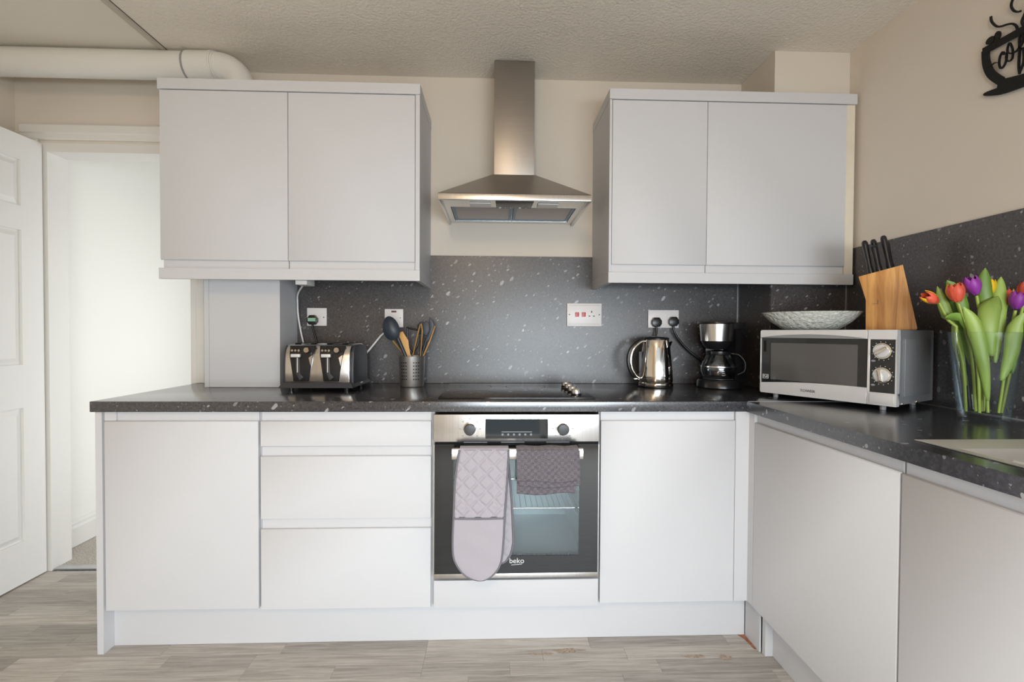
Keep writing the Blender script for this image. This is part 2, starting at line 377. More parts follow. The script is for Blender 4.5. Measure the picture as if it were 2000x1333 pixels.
# scuffed stains on the floor by the corner cabinet
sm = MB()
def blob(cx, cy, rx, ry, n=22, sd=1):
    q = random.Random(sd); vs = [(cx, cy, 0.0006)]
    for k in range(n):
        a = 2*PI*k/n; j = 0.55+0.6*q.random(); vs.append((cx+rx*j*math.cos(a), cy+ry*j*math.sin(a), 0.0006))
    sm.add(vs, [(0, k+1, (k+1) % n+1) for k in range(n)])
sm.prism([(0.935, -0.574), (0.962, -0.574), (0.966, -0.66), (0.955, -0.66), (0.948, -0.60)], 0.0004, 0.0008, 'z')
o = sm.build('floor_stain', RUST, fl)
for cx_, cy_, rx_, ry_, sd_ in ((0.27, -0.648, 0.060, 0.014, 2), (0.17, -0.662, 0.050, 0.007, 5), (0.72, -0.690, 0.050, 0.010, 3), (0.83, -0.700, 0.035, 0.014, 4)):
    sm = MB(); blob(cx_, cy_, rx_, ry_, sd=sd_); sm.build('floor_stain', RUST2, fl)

# hallway beyond the door
hw = MB().box(HLX-0.1, HLX, 0.101, 2.6, 0, ZC)
struct(hw.build('wall_hall', HALLP), 'bright white hallway wall beyond the doorway')
struct(bx('wall_hall_end', HALLP, None, HLX-0.1, -0.9, 2.6, 2.7, 0, ZC), 'white end wall of the hallway')
struct(MB().box(-1.0, -0.9, 0.101, 0.30, 0, ZC).box(-1.0, -0.9, 1.7, 2.6, 0, ZC).box(-1.0, -0.9, 0.30, 1.7, 2.05, ZC).build('wall_hall_side', HALLP), 'white hallway wall with entrance opening')
struct(bx('ceiling_hall', HALLP, None, HLX-0.1, -0.9, 0.101, 2.7, ZC, ZC+0.08), 'white hallway ceiling')
struct(bx('floor_hall', CARPET, None, HLX-0.1, -0.9, 0.045, 2.6, -0.06, 0.006), 'beige carpet in the hallway')
sk = MB().prism([(HLX+0.0005, 0.008), (HLX+0.018, 0.008), (HLX+0.018, 0.105), (HLX+0.012, 0.118), (HLX+0.012, 0.128), (HLX+0.004, 0.145), (HLX+0.0005, 0.145)], 0.102, 2.59, 'y')
struct(sk.build('baseboard_hall', GLOSSW), 'white moulded skirting board in the hallway')
struct(bx('trim_2', STRIP, None, DOX0+0.036, DOX1-0.022, 0.004, 0.044, 0.0, 0.008, bevel=0.002), 'metal threshold strip between laminate and carpet')

# door lining and architrave
df = thing('trim_3', 'white painted door lining and architrave', None, kind='structure')
LX0, LX1, LZ = DOX0+0.034, DOX1-0.018, 1.998
bx('lining', GLOSSW, df, DOX0, LX0, -0.002, 0.108, 0, DOZ)
bx('lining', GLOSSW, df, LX1, DOX1, -0.002, 0.108, 0, DOZ)
bx('lining', GLOSSW, df, LX0, LX1, -0.002, 0.108, LZ, DOZ)
def arch(poly_ax, a, b, pts, name='architrave'):
    MB().prism(pts, a, b, poly_ax).build(name, GLOSSW, df)
T = [( -0.0005, 2.052), (-0.010, 2.052), (-0.014, 2.058), (-0.016, 2.078), (-0.021, 2.084), (-0.021, 2.118), (-0.015, 2.127), (-0.0005, 2.127)]
arch('x', -2.225, -1.376, T)
RJ = [(-1.452, -0.0025), (-1.452, -0.010), (-1.446, -0.014), (-1.425, -0.016), (-1.419, -0.020), (-1.388, -0.020), (-1.382, -0.014), (-1.382, -0.0025)]
arch('z', WT+0.001, 2.051, RJ)
LJ = [(-2.140-0.08, -0.0025), (-2.140-0.08, -0.014), (-2.214, -0.020), (-2.18, -0.020), (-2.174, -0.016), (-2.150, -0.012), (-2.150, -0.0025)]
arch('z', 0.0, 2.051, LJ)

# open six panel door, hinged on the left jamb, standing square to the wall
dr = struct(thing('door_1', 'white six-panel door standing open on the hallway side', None, loc=(-2.165, -0.012, 0.006)))
# local: leaf spans y 0..-0.71, x 0..0.035 (front face x = 0.035)
W_, H_, F_ = 0.71, 2.026, 0.035
rowsP = [(0.192, 0.797), (0.993, 1.599), (1.708, 1.914)]; colsP = [(-0.305, -0.104), (-0.606, -0.405)]
cuts_z = sorted({0, H_} | {q for r in rowsP for q in r}); cuts_y = sorted({0, -W_} | {q for r in colsP for q in r})
lf = MB()
lf.box(0, 0.024, -W_, 0, 0, H_)
ins = lambda v, L: any(a-1e-6 <= v <= b+1e-6 for a, b in L)
for i in range(len(cuts_y)-1):
    for j in range(len(cuts_z)-1):
        ym = (cuts_y[i]+cuts_y[i+1])/2; zm = (cuts_z[j]+cuts_z[j+1])/2
        if ins(ym, [(min(c), max(c)) for c in colsP]) and ins(zm, rowsP): continue
        lf.box(0.024, F_, cuts_y[i], cuts_y[i+1], cuts_z[j], cuts_z[j+1])
lf.build('door_leaf', DOORW, dr)
for (ya, yb) in colsP:
    for (za, zb) in rowsP:
        ya_, yb_ = min(ya, yb), max(ya, yb); e = 0.030
        p = MB(); o0 = [(0.0242, ya_+0.004, za+0.004), (0.0242, yb_-0.004, za+0.004), (0.0242, yb_-0.004, zb-0.004), (0.0242, ya_+0.004, zb-0.004)]
        o1 = [(0.0262, ya_+0.012, za+0.012), (0.0262, yb_-0.012, za+0.012), (0.0262, yb_-0.012, zb-0.012), (0.0262, ya_+0.012, zb-0.012)]
        o2 = [(0.0335, ya_+e, za+e), (0.0335, yb_-e, za+e), (0.0335, yb_-e, zb-e), (0.0335, ya_+e, zb-e)]
        fs = [(k, (k+1) % 4, (k+1) % 4+4, k+4) for k in range(4)]+[(k+4, (k+1) % 4+4, (k+1) % 4+8, k+8) for k in range(4)]+[(8, 9, 10, 11)]
        p.add(o0+o1+o2, fs).build('panel', DOORW, dr)
hm = MB().disc_y(0, 0, 0.026, -0.004, 0.004)
MB().tube([(0.036, -0.655, 1.0), (0.075, -0.655, 1.0), (0.080, -0.64, 1.0), (0.080, -0.55, 1.0)], 0.009, 10).build('handle', CHROME, dr, smooth=40)

# white soil pipe under the ceiling, turning down behind the wall cabinet
PY, PZ, PR = -0.170, 2.3255, 0.059
pipe = thing('soil_pipe', 'off-white plastic pipe running under the ceiling above the doorway', 'pipe', (-1.125, PY, PZ))
MB().tube([(XL+1.125+0.001, 0, 0), (-0.22, 0, 0)], PR, 28).build('pipe_run', GLOSSW, pipe, smooth=40)
els = [(-0.228, 0, 0), (-0.11, 0, 0)]
MB().tube(els, PR+0.004, 28).build('collar', GLOSSW, pipe, smooth=40)
arcp = [(-0.118, 0, 0)]+[(-0.105+0.105*math.sin(a), 0, -0.105+0.105*math.cos(a)) for a in [i*PI/2/10 for i in range(11)]]+[(0, 0, -0.139)]
MB().tube(arcp, PR, 28).build('elbow', GLOSSW, pipe, smooth=40)
for xx, rr in ((-0.228, PR+0.0055), (-0.12, PR+0.0065), (-0.105, PR+0.003)):
    MB().tube([(xx-0.004, 0, 0), (xx+0.004, 0, 0)], rr, 28).build('joint_ring', GLOSSW if xx > -0.2 else GREYP, pipe, smooth=40)

# ------------------------------------------------------------------ splashback panels
SZ0, SZ1 = WT+0.0005, 1.528
o = bx('splashback', LAMS, None, -0.9505, BXX-0.0105, -0.0095, -0.0005, SZ0, SZ1, bevel=0.0006, seg=1)
tag(o, 'long dark speckled splashback panel behind hob and kettle', 'splashback')
o = bx('splashback', LAMS, None, BXX-0.0095, BXX-0.0005, BXY-0.0005, -0.0005, SZ0, 1.5275, bevel=0.0006, seg=1)
tag(o, 'narrow shaded splashback piece on the side of the corner boxing', 'splashback')
o = bx('splashback', LAMS, None, BXX-0.0095, XR-0.0105, BXY-0.0105, BXY-0.001, SZ0, 1.5275, bevel=0.0006, seg=1)
tag(o, 'square speckled splashback piece behind the white bowl', 'splashback')
o = bx('splashback', LAMS, None, XR-0.0095, XR-0.0005, -3.0, BXY-0.0005, SZ0, SZ1, bevel=0.0006, seg=1)
tag(o, 'dark speckled splashback panel on wall behind tulips and knife block', 'splashback')
o = bx('corner_strip', STRIP, None, BXX-0.0125, BXX-0.0098, -0.0125, -0.0098, SZ0, 1.50)
tag(o, 'thin bright metal strip in the splashback corner beside the coffee maker', 'trim')
o = bx('corner_strip', STRIP, None, XR-0.0125, XR-0.0098, BXY-0.0135, BXY-0.0108, SZ0, 1.50)
tag(o, 'thin bright metal strip in the splashback corner behind the knife block', 'trim')
o = bx('joint_strip', STRIP, None, XR-0.013, XR-0.0098, -3.0, BXY-0.014, WT+0.0004, WT+0.0028)
tag(o, 'thin pale sealing strip along worktop under the tulip vase wall', 'trim')

# ------------------------------------------------------------------ worktops
o = bx('worktop', LAMW, None, -1.42, XR-0.001, WF, -0.0008, WT-WTH, WT, bevel=0.003, seg=2)
tag(o, 'long dark speckled worktop carrying toaster, hob and kettle', 'worktop')
RX = 0.9285; SKX0, SKX1, SKY0, SKY1 = 0.990, 1.490, -2.22, -1.272
w = MB().box(RX, XR-0.001, SKY1-0.02, WF-0.0012, WT-WTH, WT).box(RX, SKX0+0.02, SKY0, SKY1-0.02, WT-WTH, WT).box(SKX1-0.02, XR-0.001, SKY0, SKY1-0.02, WT-WTH, WT).box(RX, XR-0.001, -3.0, SKY0, WT-WTH, WT)
o = w.build('worktop', LAMW); tag(o, 'dark speckled worktop holding the sink and tulip vase', 'worktop')
o = bx('joint_strip', STRIP, None, RX+0.004, 1.40, WF-0.0024, WF-0.0002, WT+0.0003, WT+0.0011)
tag(o, 'thin metal strip over the worktop joint in front of the microwave', 'trim')

# ------------------------------------------------------------------ base cabinets (local: x along the run, front at y = DF)
def front_panel(name, parent, x0, x1, z0, z1, groove='top', depth=0.020, fr=DF, gx0=None, gx1=None, gh=0.0325):
    b = fr+depth
    if groove == 'top':
        pr = [(b, z0), (fr, z0), (fr, z1-0.003), (fr+0.003, z1), (fr+0.008, z1), (fr+0.010, z1-0.013), (b, z1-0.013)]
        gz0, gz1 = z1-0.012, z1+gh
    else:
        pr = [(b, z1), (fr, z1), (fr, z0+0.003), (fr+0.003, z0), (fr+0.008, z0), (fr+0.010, z0+0.013), (b, z0+0.013)]
        gz0, gz1 = z0-gh, z0+0.012
    o = MB().prism(pr, x0, x1, 'x').build(name, CABW, parent, bevel=0.0006, seg=1)
    g = bx('finger_groove', CABW, o, gx0 if gx0 is not None else x0+0.0005, gx1 if gx1 is not None else x1-0.0005, fr+0.011, b, gz0, gz1)
    return o
ZT = 0.8345; CB0, CB1 = 0.150, WT-WTH-0.001
c = thing('base_cabinet', 'white base cabinet with single wide door beside the hallway', 'cabinet')
bx('body', CABW, c, -1.385, -0.841, DF+0.021, -0.03, CB0, CB1)
front_panel('door', c, -1.378, -0.8435, 0.157, ZT, gx0=-1.339)
bx('filler', CABW, c, -1.3795, -1.3395, DF+0.004, DF+0.0205, ZT+0.001, CB1)
c = thing('drawer_unit', 'white three-drawer base cabinet beside the oven', 'drawers')
bx('body', CABW, c, -0.839, -0.2250, DF+0.021, -0.03, CB0, CB1)
for za, zb in ((0.7435, ZT), (0.4810, 0.7075), (0.1525, 0.4440)):
    front_panel('drawer', c, -0.8355, -0.2285, za, zb, gh=0.033)
c = thing('oven_housing', 'white cabinet housing under the worktop around the built-in oven', 'cabinet')
h = MB().box(-0.2240, -0.2175, DF+0.021, -0.03, CB0, CB1).box(0.3865, 0.3885, DF+0.021, -0.03, CB0, CB1).box(-0.2175, 0.3865, DF+0.021, -0.03, CB0, 0.255)
h.build('body', CABW, c)
bx('bottom_panel', CABW, c, -0.2170, 0.3845, DF-0.002, DF+0.0205, 0.150, 0.2500, bevel=0.001)
c = thing('base_cabinet', 'white base cabinet with single door between oven and corner', 'cabinet')
bx('body', CABW, c, 0.390, 0.893, DF+0.021, -0.03, CB0, CB1)
front_panel('door', c, 0.3915, 0.8925, 0.1585, ZT, gx1=0.8925)
o = MB().box(0.8945, 0.9450, DF+0.001, -0.30, 0.1585, CB1).box(0.9450, 0.967, -0.6575, -0.30, 0.1585, CB1).build('corner_post', CABW)
tag(o, 'white corner post joining the two runs of base cabinets', 'panel')
o = bx('end_panel', CABW, None, -1.4094, -1.3865, DF, -0.03, 0.0, CB1, bevel=0.0008, seg=1)
tag(o, 'white end panel reaching the floor beside the hallway doorway', 'panel')
o = bx('plinth', CABW, None, -1.3860, 0.9620, -0.574, -0.556, 0.001, 0.1495); tag(o, 'long white plinth board under the drawers and oven', 'plinth')
# right-hand run: local x -> world -y
def right_unit(label, u0, u1):
    c = thing('base_cabinet', label, 'cabinet', (1.567, 0, 0), -PI/2)
    if u0 > 1.2:
        bx('body', CABW, c, u0, u1, DF+0.021, -0.03, CB0, 0.70)
        bx('top_rail', CABW, c, u0, u1, DF+0.021, DF+0.035, 0.70, CB1)
    else:
        bx('body', CABW, c, u0, u1, DF+0.021, -0.03, CB0, CB1)
    front_panel('door', c, u0+0.002, u1-0.003, 0.1585, ZT)
    return c
right_unit('white base cabinet door nearest the corner, below the microwave', 0.6580, 1.2885)
right_unit('white base cabinet door below the sink, cut by picture edge', 1.2900, 1.9200)
right_unit('white base cabinet farthest along the sink run, outside the picture', 1.9215, 2.5500)
o = bx('plinth', CABW, None, 0.964, 0.970, -0.676, -0.5755, 0.001, 0.1495); tag(o, 'short white plinth piece at the inside corner', 'plinth')
o = bx('plinth', CABW, None, 0.9715, 1.004, -0.700, -0.681, 0.001, 0.1495); tag(o, 'small white plinth return facing forward below the corner cabinet', 'plinth')
o = bx('plinth', CABW, None, 1.000, 1.018, -2.9, -0.7005, 0.001, 0.1495); tag(o, 'white plinth board under the sink cabinets', 'plinth')

# ------------------------------------------------------------------ wall cabinets
WD = -0.348; ZB_, ZT_ = 1.446, 2.1345; PB, PT = 1.3685, 1.4130; KT = 2.1800
GA = 'left wall cabinets'
def wall_unit(label, x0, x1, dx0, dx1, back=-0.0005, parts=True, gx0=None, gx1=None):
    c = thing('wall_cabinet', label, 'cabinet')
    bx('body', CABW, c, x0, x1, WD+0.0205, back, PT+0.001, KT-0.044)
    front_panel('door', c, dx0, dx1, ZB_, ZT_, groove='bottom', fr=WD, gh=0.0315, gx0=gx0, gx1=gx1)
    return c
# the left cabinet's lower back is notched round the boxed pipe column, which it sits in front of and on
wall_unit('white wall cabinet nearest the hallway, above the boxed pipe column', -1.3640, -0.8520, -1.3640, -0.8525, back=-0.236, gx0=-1.356)
wall_unit('white wall cabinet beside the extractor hood, above the toaster', -0.8500, -0.3330, -0.8500, -0.3335)
o = bx('end_panel', CABW, None, -0.3315, -0.3130, WD-0.001, -0.0005, PB+0.045, KT-0.0435, bevel=0.0008, seg=1)
tag(o, 'tall white end panel between wall cabinet and extractor hood', 'panel')
o = MB().box(-1.3700, -0.3115, WD-0.004, WD+0.016, KT-0.0425, KT).box(-0.3315, -0.3115, WD+0.016, -0.001, KT-0.0425, KT).build('cabinet_cornice', CABW)
tag(o, 'white cornice strip along the top of the cabinets near the hallway', 'cornice')
o = MB().box(-1.3700, -0.3125, WD-0.002, WD+0.016, PB, PT).box(-0.3310, -0.3125, WD+0.016, -0.0105, PB, PT).build('cabinet_pelmet', CABW)
tag(o, 'white pelmet strip under the cabinets above the toaster', 'pelmet')
o = bx('end_panel', CABW, None, 0.4787, 0.4895, WD-0.001, -0.0005, PT+0.0005, KT-0.0435, bevel=0.0008, seg=1)
tag(o, 'white end panel on the hood side of the cabinets above the kettle', 'panel')
wall_unit('white wall cabinet with the narrower door above the kettle', 0.4905, 0.8955, 0.4915, 0.8955, back=-0.0105)
c = wall_unit('white wall cabinet with wide door above the microwave', 0.8970, 1.4990, 0.8975, 1.4990, back=BXY-0.0115)
o = bx('filler_panel', CABE, None, 1.5000, 1.5380, WD+0.004, BXY-0.0115, PT+0.0005, KT-0.0435)
tag(o, 'narrow cream filler strip between wall cabinet and side wall', 'panel')
o = MB().box(0.4775, 1.5415, WD-0.004, WD+0.016, KT-0.0425, KT).box(0.4775, 0.4960, WD+0.016, -0.001, KT-0.0425, KT).build('cabinet_cornice', CABW)
tag(o, 'white cornice strip along the top of the cabinets above the microwave', 'cornice')
o = MB().box(0.4780, 1.5375, WD-0.002, WD+0.016, PB, PT-0.0005).box(0.4780, 0.4965, WD+0.016, -0.0105, PB, PT-0.0005).build('cabinet_pelmet', CABW)
tag(o, 'white pelmet strip under the cabinets above the microwave', 'pelmet')
# boxed pipe column standing on the worktop
c = thing('boxed_column', 'white boxed-in pipe column on the worktop beside the toaster', 'column')
bx('front_board', CABW, c, -1.2600, -0.9705, -0.1945, -0.176, WT+0.001, PB+0.04)
bx('side_board', CABW, c, -1.2800, -1.2605, -0.1965, -0.0215, WT+0.0005, PB+0.04)
bx('side_board', CABW, c, -0.9700, -0.9520, -0.1965, -0.0005, WT+0.001, PB+0.04)
# small cable box under the cabinet with white cable
cb = thing('cable_box', 'small pale connection box under wall cabinet with white cable', 'cable box', (-0.820, -0.25, PB))
bx('box', GREYP if False else WHITEP, cb, -0.024, 0.024, -0.045, 0.045, -0.014, 0.044, bevel=0.002)
cp = bez([(-0.012, 0.06, 0.02), (-0.105, 0.19, -0.03), (-0.122, 0.222, -0.08), (-0.120, 0.228, -0.15), (-0.102, 0.229, -0.25), (-0.078, 0.228, -0.34)])
MB().tube(cp, 0.0042, 8).build('cable', WHITEP, cb, smooth=60)

# ------------------------------------------------------------------ extractor hood
HY = -0.455
hd = thing('extractor_hood', 'stainless steel pyramid extractor hood above the hob', 'extractor hood', (0, 0, 0))
bx('chimney', STEEL, hd, -0.0065, 0.1765, -0.166, -0.001, 1.862, ZC-0.004, bevel=0.0015)
b0 = [(-0.2262, HY, 1.7045), (0.3822, HY, 1.7045), (0.3822, -0.001, 1.7045), (-0.2262, -0.001, 1.7045)]
t0 = [(-0.0120, -0.172, 1.872), (0.1820, -0.172, 1.872), (0.1820, -0.001, 1.872), (-0.0120, -0.001, 1.872)]
MB().add(b0+t0, [(k, (k+1) % 4, (k+1) % 4+4, k+4) for k in range(4)]+[(4, 5, 6, 7), (3, 2, 1, 0)]).build('canopy', STEEL, hd)
lp = MB().box(-0.2262, 0.3822, HY, HY+0.012, 1.680, 1.7040).box(-0.2262, -0.2142, HY+0.012, -0.001, 1.680, 1.7040).box(0.3702, 0.3822, HY+0.012, -0.001, 1.680, 1.7040)
lp.build('lip', STEELB, hd, bevel=0.002)
MB().box(-0.2141, 0.3701, HY+0.0125, -0.305, 1.689, 1.7035).box(-0.2141, -0.190, -0.305, -0.001, 1.689, 1.7035).box(0.346, 0.3701, -0.305, -0.001, 1.689, 1.7035).box(-0.190, 0.346, -0.045, -0.001, 1.689, 1.7035).build('underside_frame', STEELB, hd)
for xa, xb in ((-0.188, 0.0755), (0.0805, 0.344)):
    f = bx('grease_filter', FILTER, hd, xa+0.012, xb-0.012, -0.291, -0.059, 1.694, 1.7035)
    MB().box(xa, xb, -0.303, -0.291, 1.691, 1.7035).box(xa, xb, -0.059, -0.047, 1.691, 1.7035).box(xa, xa+0.012, -0.291, -0.059, 1.691, 1.7035).box(xb-0.012, xb, -0.291, -0.059, 1.691, 1.7035).build('filter_frame', BLUEF, f)
cpn = MB().prism([(0.000, -0.437), (0.156, -0.437), (0.152, -0.318), (0.144, -0.310), (0.012, -0.310), (0.004, -0.318)], 1.683, 1.6885, 'z').build('control_panel', BLACK, hd, bevel=0.001)
for i, xx in enumerate((0.020, 0.042, 0.064, 0.104, 0.128)):
    MB().lathe([(0.0055, 1.6805), (0.0055, 1.6835)], (xx, -0.325), 12).build('button', WHITEP if i in (0, 3) else GREYP, cpn)
for xa, xb in ((-0.105, -0.018), (0.176, 0.262)):
    bx('lamp', LAMPW, hd, xa, xb, -0.385, -0.318, 1.6835, 1.6885, bevel=0.002)

# ------------------------------------------------------------------ hob
hb = thing('hob', 'black glass ceramic hob with four silver knobs', 'hob', (0.0853, -0.319, WT+0.0003))
bx('glass_top', HOBGLASS, hb, -0.2955, 0.2955, -0.249, 0.251, 0, 0.0052, bevel=0.0016)
for cx_, cy_, rr in ((-0.17, -0.11, 0.09), (-0.17, 0.12, 0.072), (0.055, 0.12, 0.09), (0.055, -0.11, 0.072)):
    ring = MB(); n = 48
    vs = [(cx_+q*math.cos(2*PI*k/n), cy_+q*math.sin(2*PI*k/n), 0.00535) for q in (rr, rr-0.002) for k in range(n)]
    ring.add(vs, [(k, (k+1) % n, (k+1) % n+n, k+n) for k in range(n)]).build('cooking_zone', PRINTG, hb)
for yy in (-0.172, -0.080, 0.012, 0.104):
    k_ = MB().lathe([(0.0205, 0.0054), (0.0205, 0.011), (0.0185, 0.0125)], (0.236, yy), 24).build('knob', BLACK, hb, smooth=35)
    MB().lathe([(0.0195, 0.0126), (0.0195, 0.026), (0.0175, 0.029), (0.0, 0.0292)], (0.236, yy), 24).build('knob_cap', STEELB, k_, smooth=35)

# ------------------------------------------------------------------ built-in oven
OX0, OX1, OF = -0.2165, 0.3805, -0.642
ov = thing('oven', 'built-in stainless steel electric oven below the hob', 'oven', (0, 0, 0))
bx('control_panel', STEELB, ov, OX0, OX1, OF, -0.6015, 0.7620, 0.8605, bevel=0.002)
cpan = bx('display', BLKGLASS, ov, -0.0319, 0.1937, OF-0.0015, OF+0.001, 0.7736, 0.8444, bevel=0.0005, seg=1)
bx('display_line', PRINTW, cpan, 0.026, 0.136, OF-0.0018, OF-0.0014, 0.7975, 0.7985)
for i in range(6):
    x_ = 0.030+i*0.0205
    MB().disc_y(x_, 0.7885, 0.0042, OF-0.0018, OF-0.0014, 12).build('display_symbol', PRINTG, cpan)
for kx in (-0.0868, 0.2473):
    rg = MB().disc_y(kx, 0.809, 0.0245, OF-0.006, OF-0.0001, 32).build('knob_ring', CHROME, ov, bevel=0.001)
    kn = MB().disc_y(kx, 0.809, 0.0195, OF-0.026, OF-0.0062, 32, 0.0215).build('knob', DARKP, ov, bevel=0.002)
    marks = MB()
    for a in range(0, 360, 45):
        q = math.radians(a+90); cxm, czm = kx+0.036*math.cos(q), 0.809+0.036*math.sin(q)
        marks.box(cxm-0.0025, cxm+0.0025, OF-0.0006, OF-0.0001, czm-0.0012, czm+0.0012)
    marks.build('dial_marks', PRINTG, ov)['kind'] = 'stuff'
# gap with vents
MB().box(OX0+0.004, OX1-0.004, OF+0.018, -0.6015, 0.7535, 0.7615).build('vent_slot', BLACKM, ov)
for xa in (-0.11, 0.025, 0.19): bx('vent_bar', GREYP, ov, xa, xa+0.085, OF+0.014, OF+0.0178, 0.7555, 0.7585)
# door: black glass frame with a window, seen through into the cavity
WX_0, WX_1, WZ_0, WZ_1 = -0.1470, 0.3090, 0.3470, 0.7050
dz0, dz1 = 0.2845, 0.7530
od = MB().box(OX0+0.003, WX_0, OF, -0.622, dz0, dz1).box(WX_1, OX1-0.003, OF, -0.622, dz0, dz1).box(WX_0, WX_1, OF, -0.622, dz0, WZ_0).box(WX_0, WX_1, OF, -0.622, WZ_1, dz1).build('door', BLKGLASS, ov)
bx('window_pane', OVENPANE, od, WX_0, WX_1, OF+0.0008, OF+0.0035, WZ_0, WZ_1)
bx('door_trim', STEELB, ov, OX0, OX1, OF-0.001, -0.622, 0.2670, 0.2840, bevel=0.001)
bx('side_trim', STEELB, ov, OX0, OX0+0.0025, OF, -0.622, 0.2845, 0.7530)
bx('side_trim', STEELB, ov, OX1-0.0025, OX1, OF, -0.622, 0.2845, 0.7530)
cx0, cx1, cz0, cz1, cy0, cy1 = -0.165, 0.325, 0.330, 0.720, -0.6005, -0.20
cv = MB().box(cx0-0.02, cx0, cy0, cy1, cz0-0.02, cz1+0.02).box(cx1, cx1+0.02, cy0, cy1, cz0-0.02, cz1+0.02).box(cx0, cx1, cy0, cy1, cz0-0.02, cz0).box(cx0, cx1, cy0, cy1, cz1, cz1+0.02).box(cx0-0.02, cx1+0.02, cy1, cy1+0.02, cz0-0.02, cz1+0.02)
cav = cv.build('cavity', CAVITY, ov)
MB().box(OX0+0.002, cx0-0.021, -0.6212, -0.602, 0.2845, 0.7530).box(cx1+0.021, OX1-0.002, -0.6212, -0.602, 0.2845, 0.7530).box(cx0-0.021, cx1+0.021, -0.6212, -0.602, 0.2845, cz0-0.021).box(cx0-0.021, cx1+0.021, -0.6212, -0.602, cz1+0.021, 0.7530).build('front_frame', DARKP, ov)
def rack(z):
    r = MB().tube([(cx0+0.012, -0.585, z), (cx1-0.012, -0.585, z), (cx1-0.012, -0.22, z), (cx0+0.012, -0.22, z), (cx0+0.012, -0.585, z)], 0.0035, 8)
    for i in range(1, 22):
        xx = cx0+0.012+(cx1-cx0-0.024)*i/22; r.tube([(xx, -0.585, z+0.003), (xx, -0.22, z+0.003)], 0.0016, 6)
    r.build('oven_rack', CHROME, ov, smooth=60)
rack(0.500); rack(0.610)
for zz in (0.46, 0.50, 0.555, 0.61, 0.66):
    for xx in (cx0+0.004, cx1-0.004): MB().tube([(xx, -0.58, zz-0.006), (xx, -0.24, zz-0.006)], 0.002, 6).build('rack_guide', CHROME, ov)
# handle
hz, hy = 0.7310, -0.690
hp = MB().prism([(hy-0.008, hz-0.018), (hy-0.011, hz-0.010), (hy-0.012, hz), (hy-0.011, hz+0.010), (hy-0.008, hz+0.018), (hy-0.001, hz+0.021), (hy+0.006, hz+0.018), (hy+0.008, hz), (hy+0.006, hz-0.018), (hy-0.001, hz-0.021)], -0.1465, 0.3120, 'x')
hn = hp.build('handle', STEELB, ov, smooth=35)
for xx in (-0.132, 0.306): bx('handle_bracket', DARKP, hn, xx-0.006, xx+0.006, hy+0.0065, OF-0.0002, hz-0.010, hz+0.010)
text('brand_lettering', 'beko', 0.026, PRINTW, ov, (0.0835, OF-0.0006, 0.3290), (PI/2, 0, 0), sx=1.05)
MB().add([(0.064, OF-0.0007, 0.3135), (0.103, OF-0.0007, 0.3170), (0.103, OF-0.0007, 0.3188), (0.064, OF-0.0007, 0.3150)], [(0, 1, 2, 3)]).build('brand_underline', PRINTW, ov)
lb = bx('energy_label', PRINTG, ov, 0.2885, 0.3030, OF-0.0009, OF-0.0003, 0.668, 0.700)
for i in range(4): bx('label_line', PRINTW, lb, 0.2905, 0.3010-0.002*i, OF-0.0013, OF-0.0010, 0.672+i*0.007, 0.675+i*0.007)
# ------------------------------------------------------------------ double oven glove over the handle
mt = thing('oven_glove', 'pale grey quilted double oven glove with dark piping hanging on oven handle', 'oven glove', (0, 0, 0))
FO = [(-0.1195, 0.7500), (-0.1330, 0.6500), (-0.1390, 0.5140), (-0.1410, 0.4000), (-0.1280, 0.3510), (-0.0940, 0.3100), (-0.0450, 0.2955), (-0.0070, 0.3100), (0.0200, 0.3440), (0.0308, 0.4000), (0.0370, 0.5140), (0.0455, 0.6500), (0.0500, 0.7500)]
def outline(pts, n=6): return [(p.x, p.z) for p in bez([(a, 0, b) for a, b in pts], n)]
fo = outline(FO)
def span(z, poly):
    xs = []
    for i in range(len(poly)-1):
        (x0, z0), (x1, z1) = poly[i], poly[i+1]
        if (z0-z)*(z1-z) <= 0 and z0 != z1: xs.append(x0+(x1-x0)*(z-z0)/(z1-z0))
    return (min(xs), max(xs)) if len(xs) > 1 else None
def padded(name, poly, z0, z1, yf, amp, nu, nv, mat, parent, quilt=True, thick=0.008):
    def fn(u, v):
        z = z0+(z1-z0)*v; s_ = span(min(max(z, poly_min+1e-4), 0.7498), poly)
        x = s_[0]+(s_[1]-s_[0])*u
        if quilt:
            p_ = 0.055; d1 = abs(((x+z*0.95)/p_) % 1-0.5); d2 = abs(((x-z*0.95)/p_) % 1-0.5)
            d = 0.5-max(d1, d2); h_ = amp*(1-math.exp(-(d/0.10)**2))
            h_ += 0.0022*math.sin((z-0.52)*210)*max(0, 1-abs(z-0.565)/0.07)*math.sin(x*60+1)
        else:
            h_ = amp*(math.sin(PI*u)**0.5)*0.6+0.0008*math.sin(z*70+x*40)
        e = min(u, 1-u); h_ = max(h_, 0.0004)*min(1, e/0.05)
        return (x, yf-h_, z)
    poly_min = min(q[1] for q in poly)
    return MB().grid(fn, nu, nv).build(name, mat, parent, smooth=60, thick=0)
padded('quilted_pad', fo, 0.5165, 0.7495, -0.7105, 0.0065, 60, 80, MITT, mt, True)
padded('plain_pocket', fo, 0.2965, 0.5095, -0.7125, 0.006, 24, 50, MITT, mt, False)
MB().prism(fo, -0.7100, -0.7040, 'y').build('lining', PIPING, mt)
MB().tube([(x, -0.7105, z) for x, z in fo], 0.0045, 8, flat=0.9).build('piping', PIPING, mt, smooth=60)
MB().tube([(span(0.513, fo)[0], -0.7135, 0.513), (-0.05, -0.7165, 0.5125), (span(0.513, fo)[1], -0.7135, 0.513)], 0.0045, 8).build('pocket_binding', PIPING, mt, smooth=60)
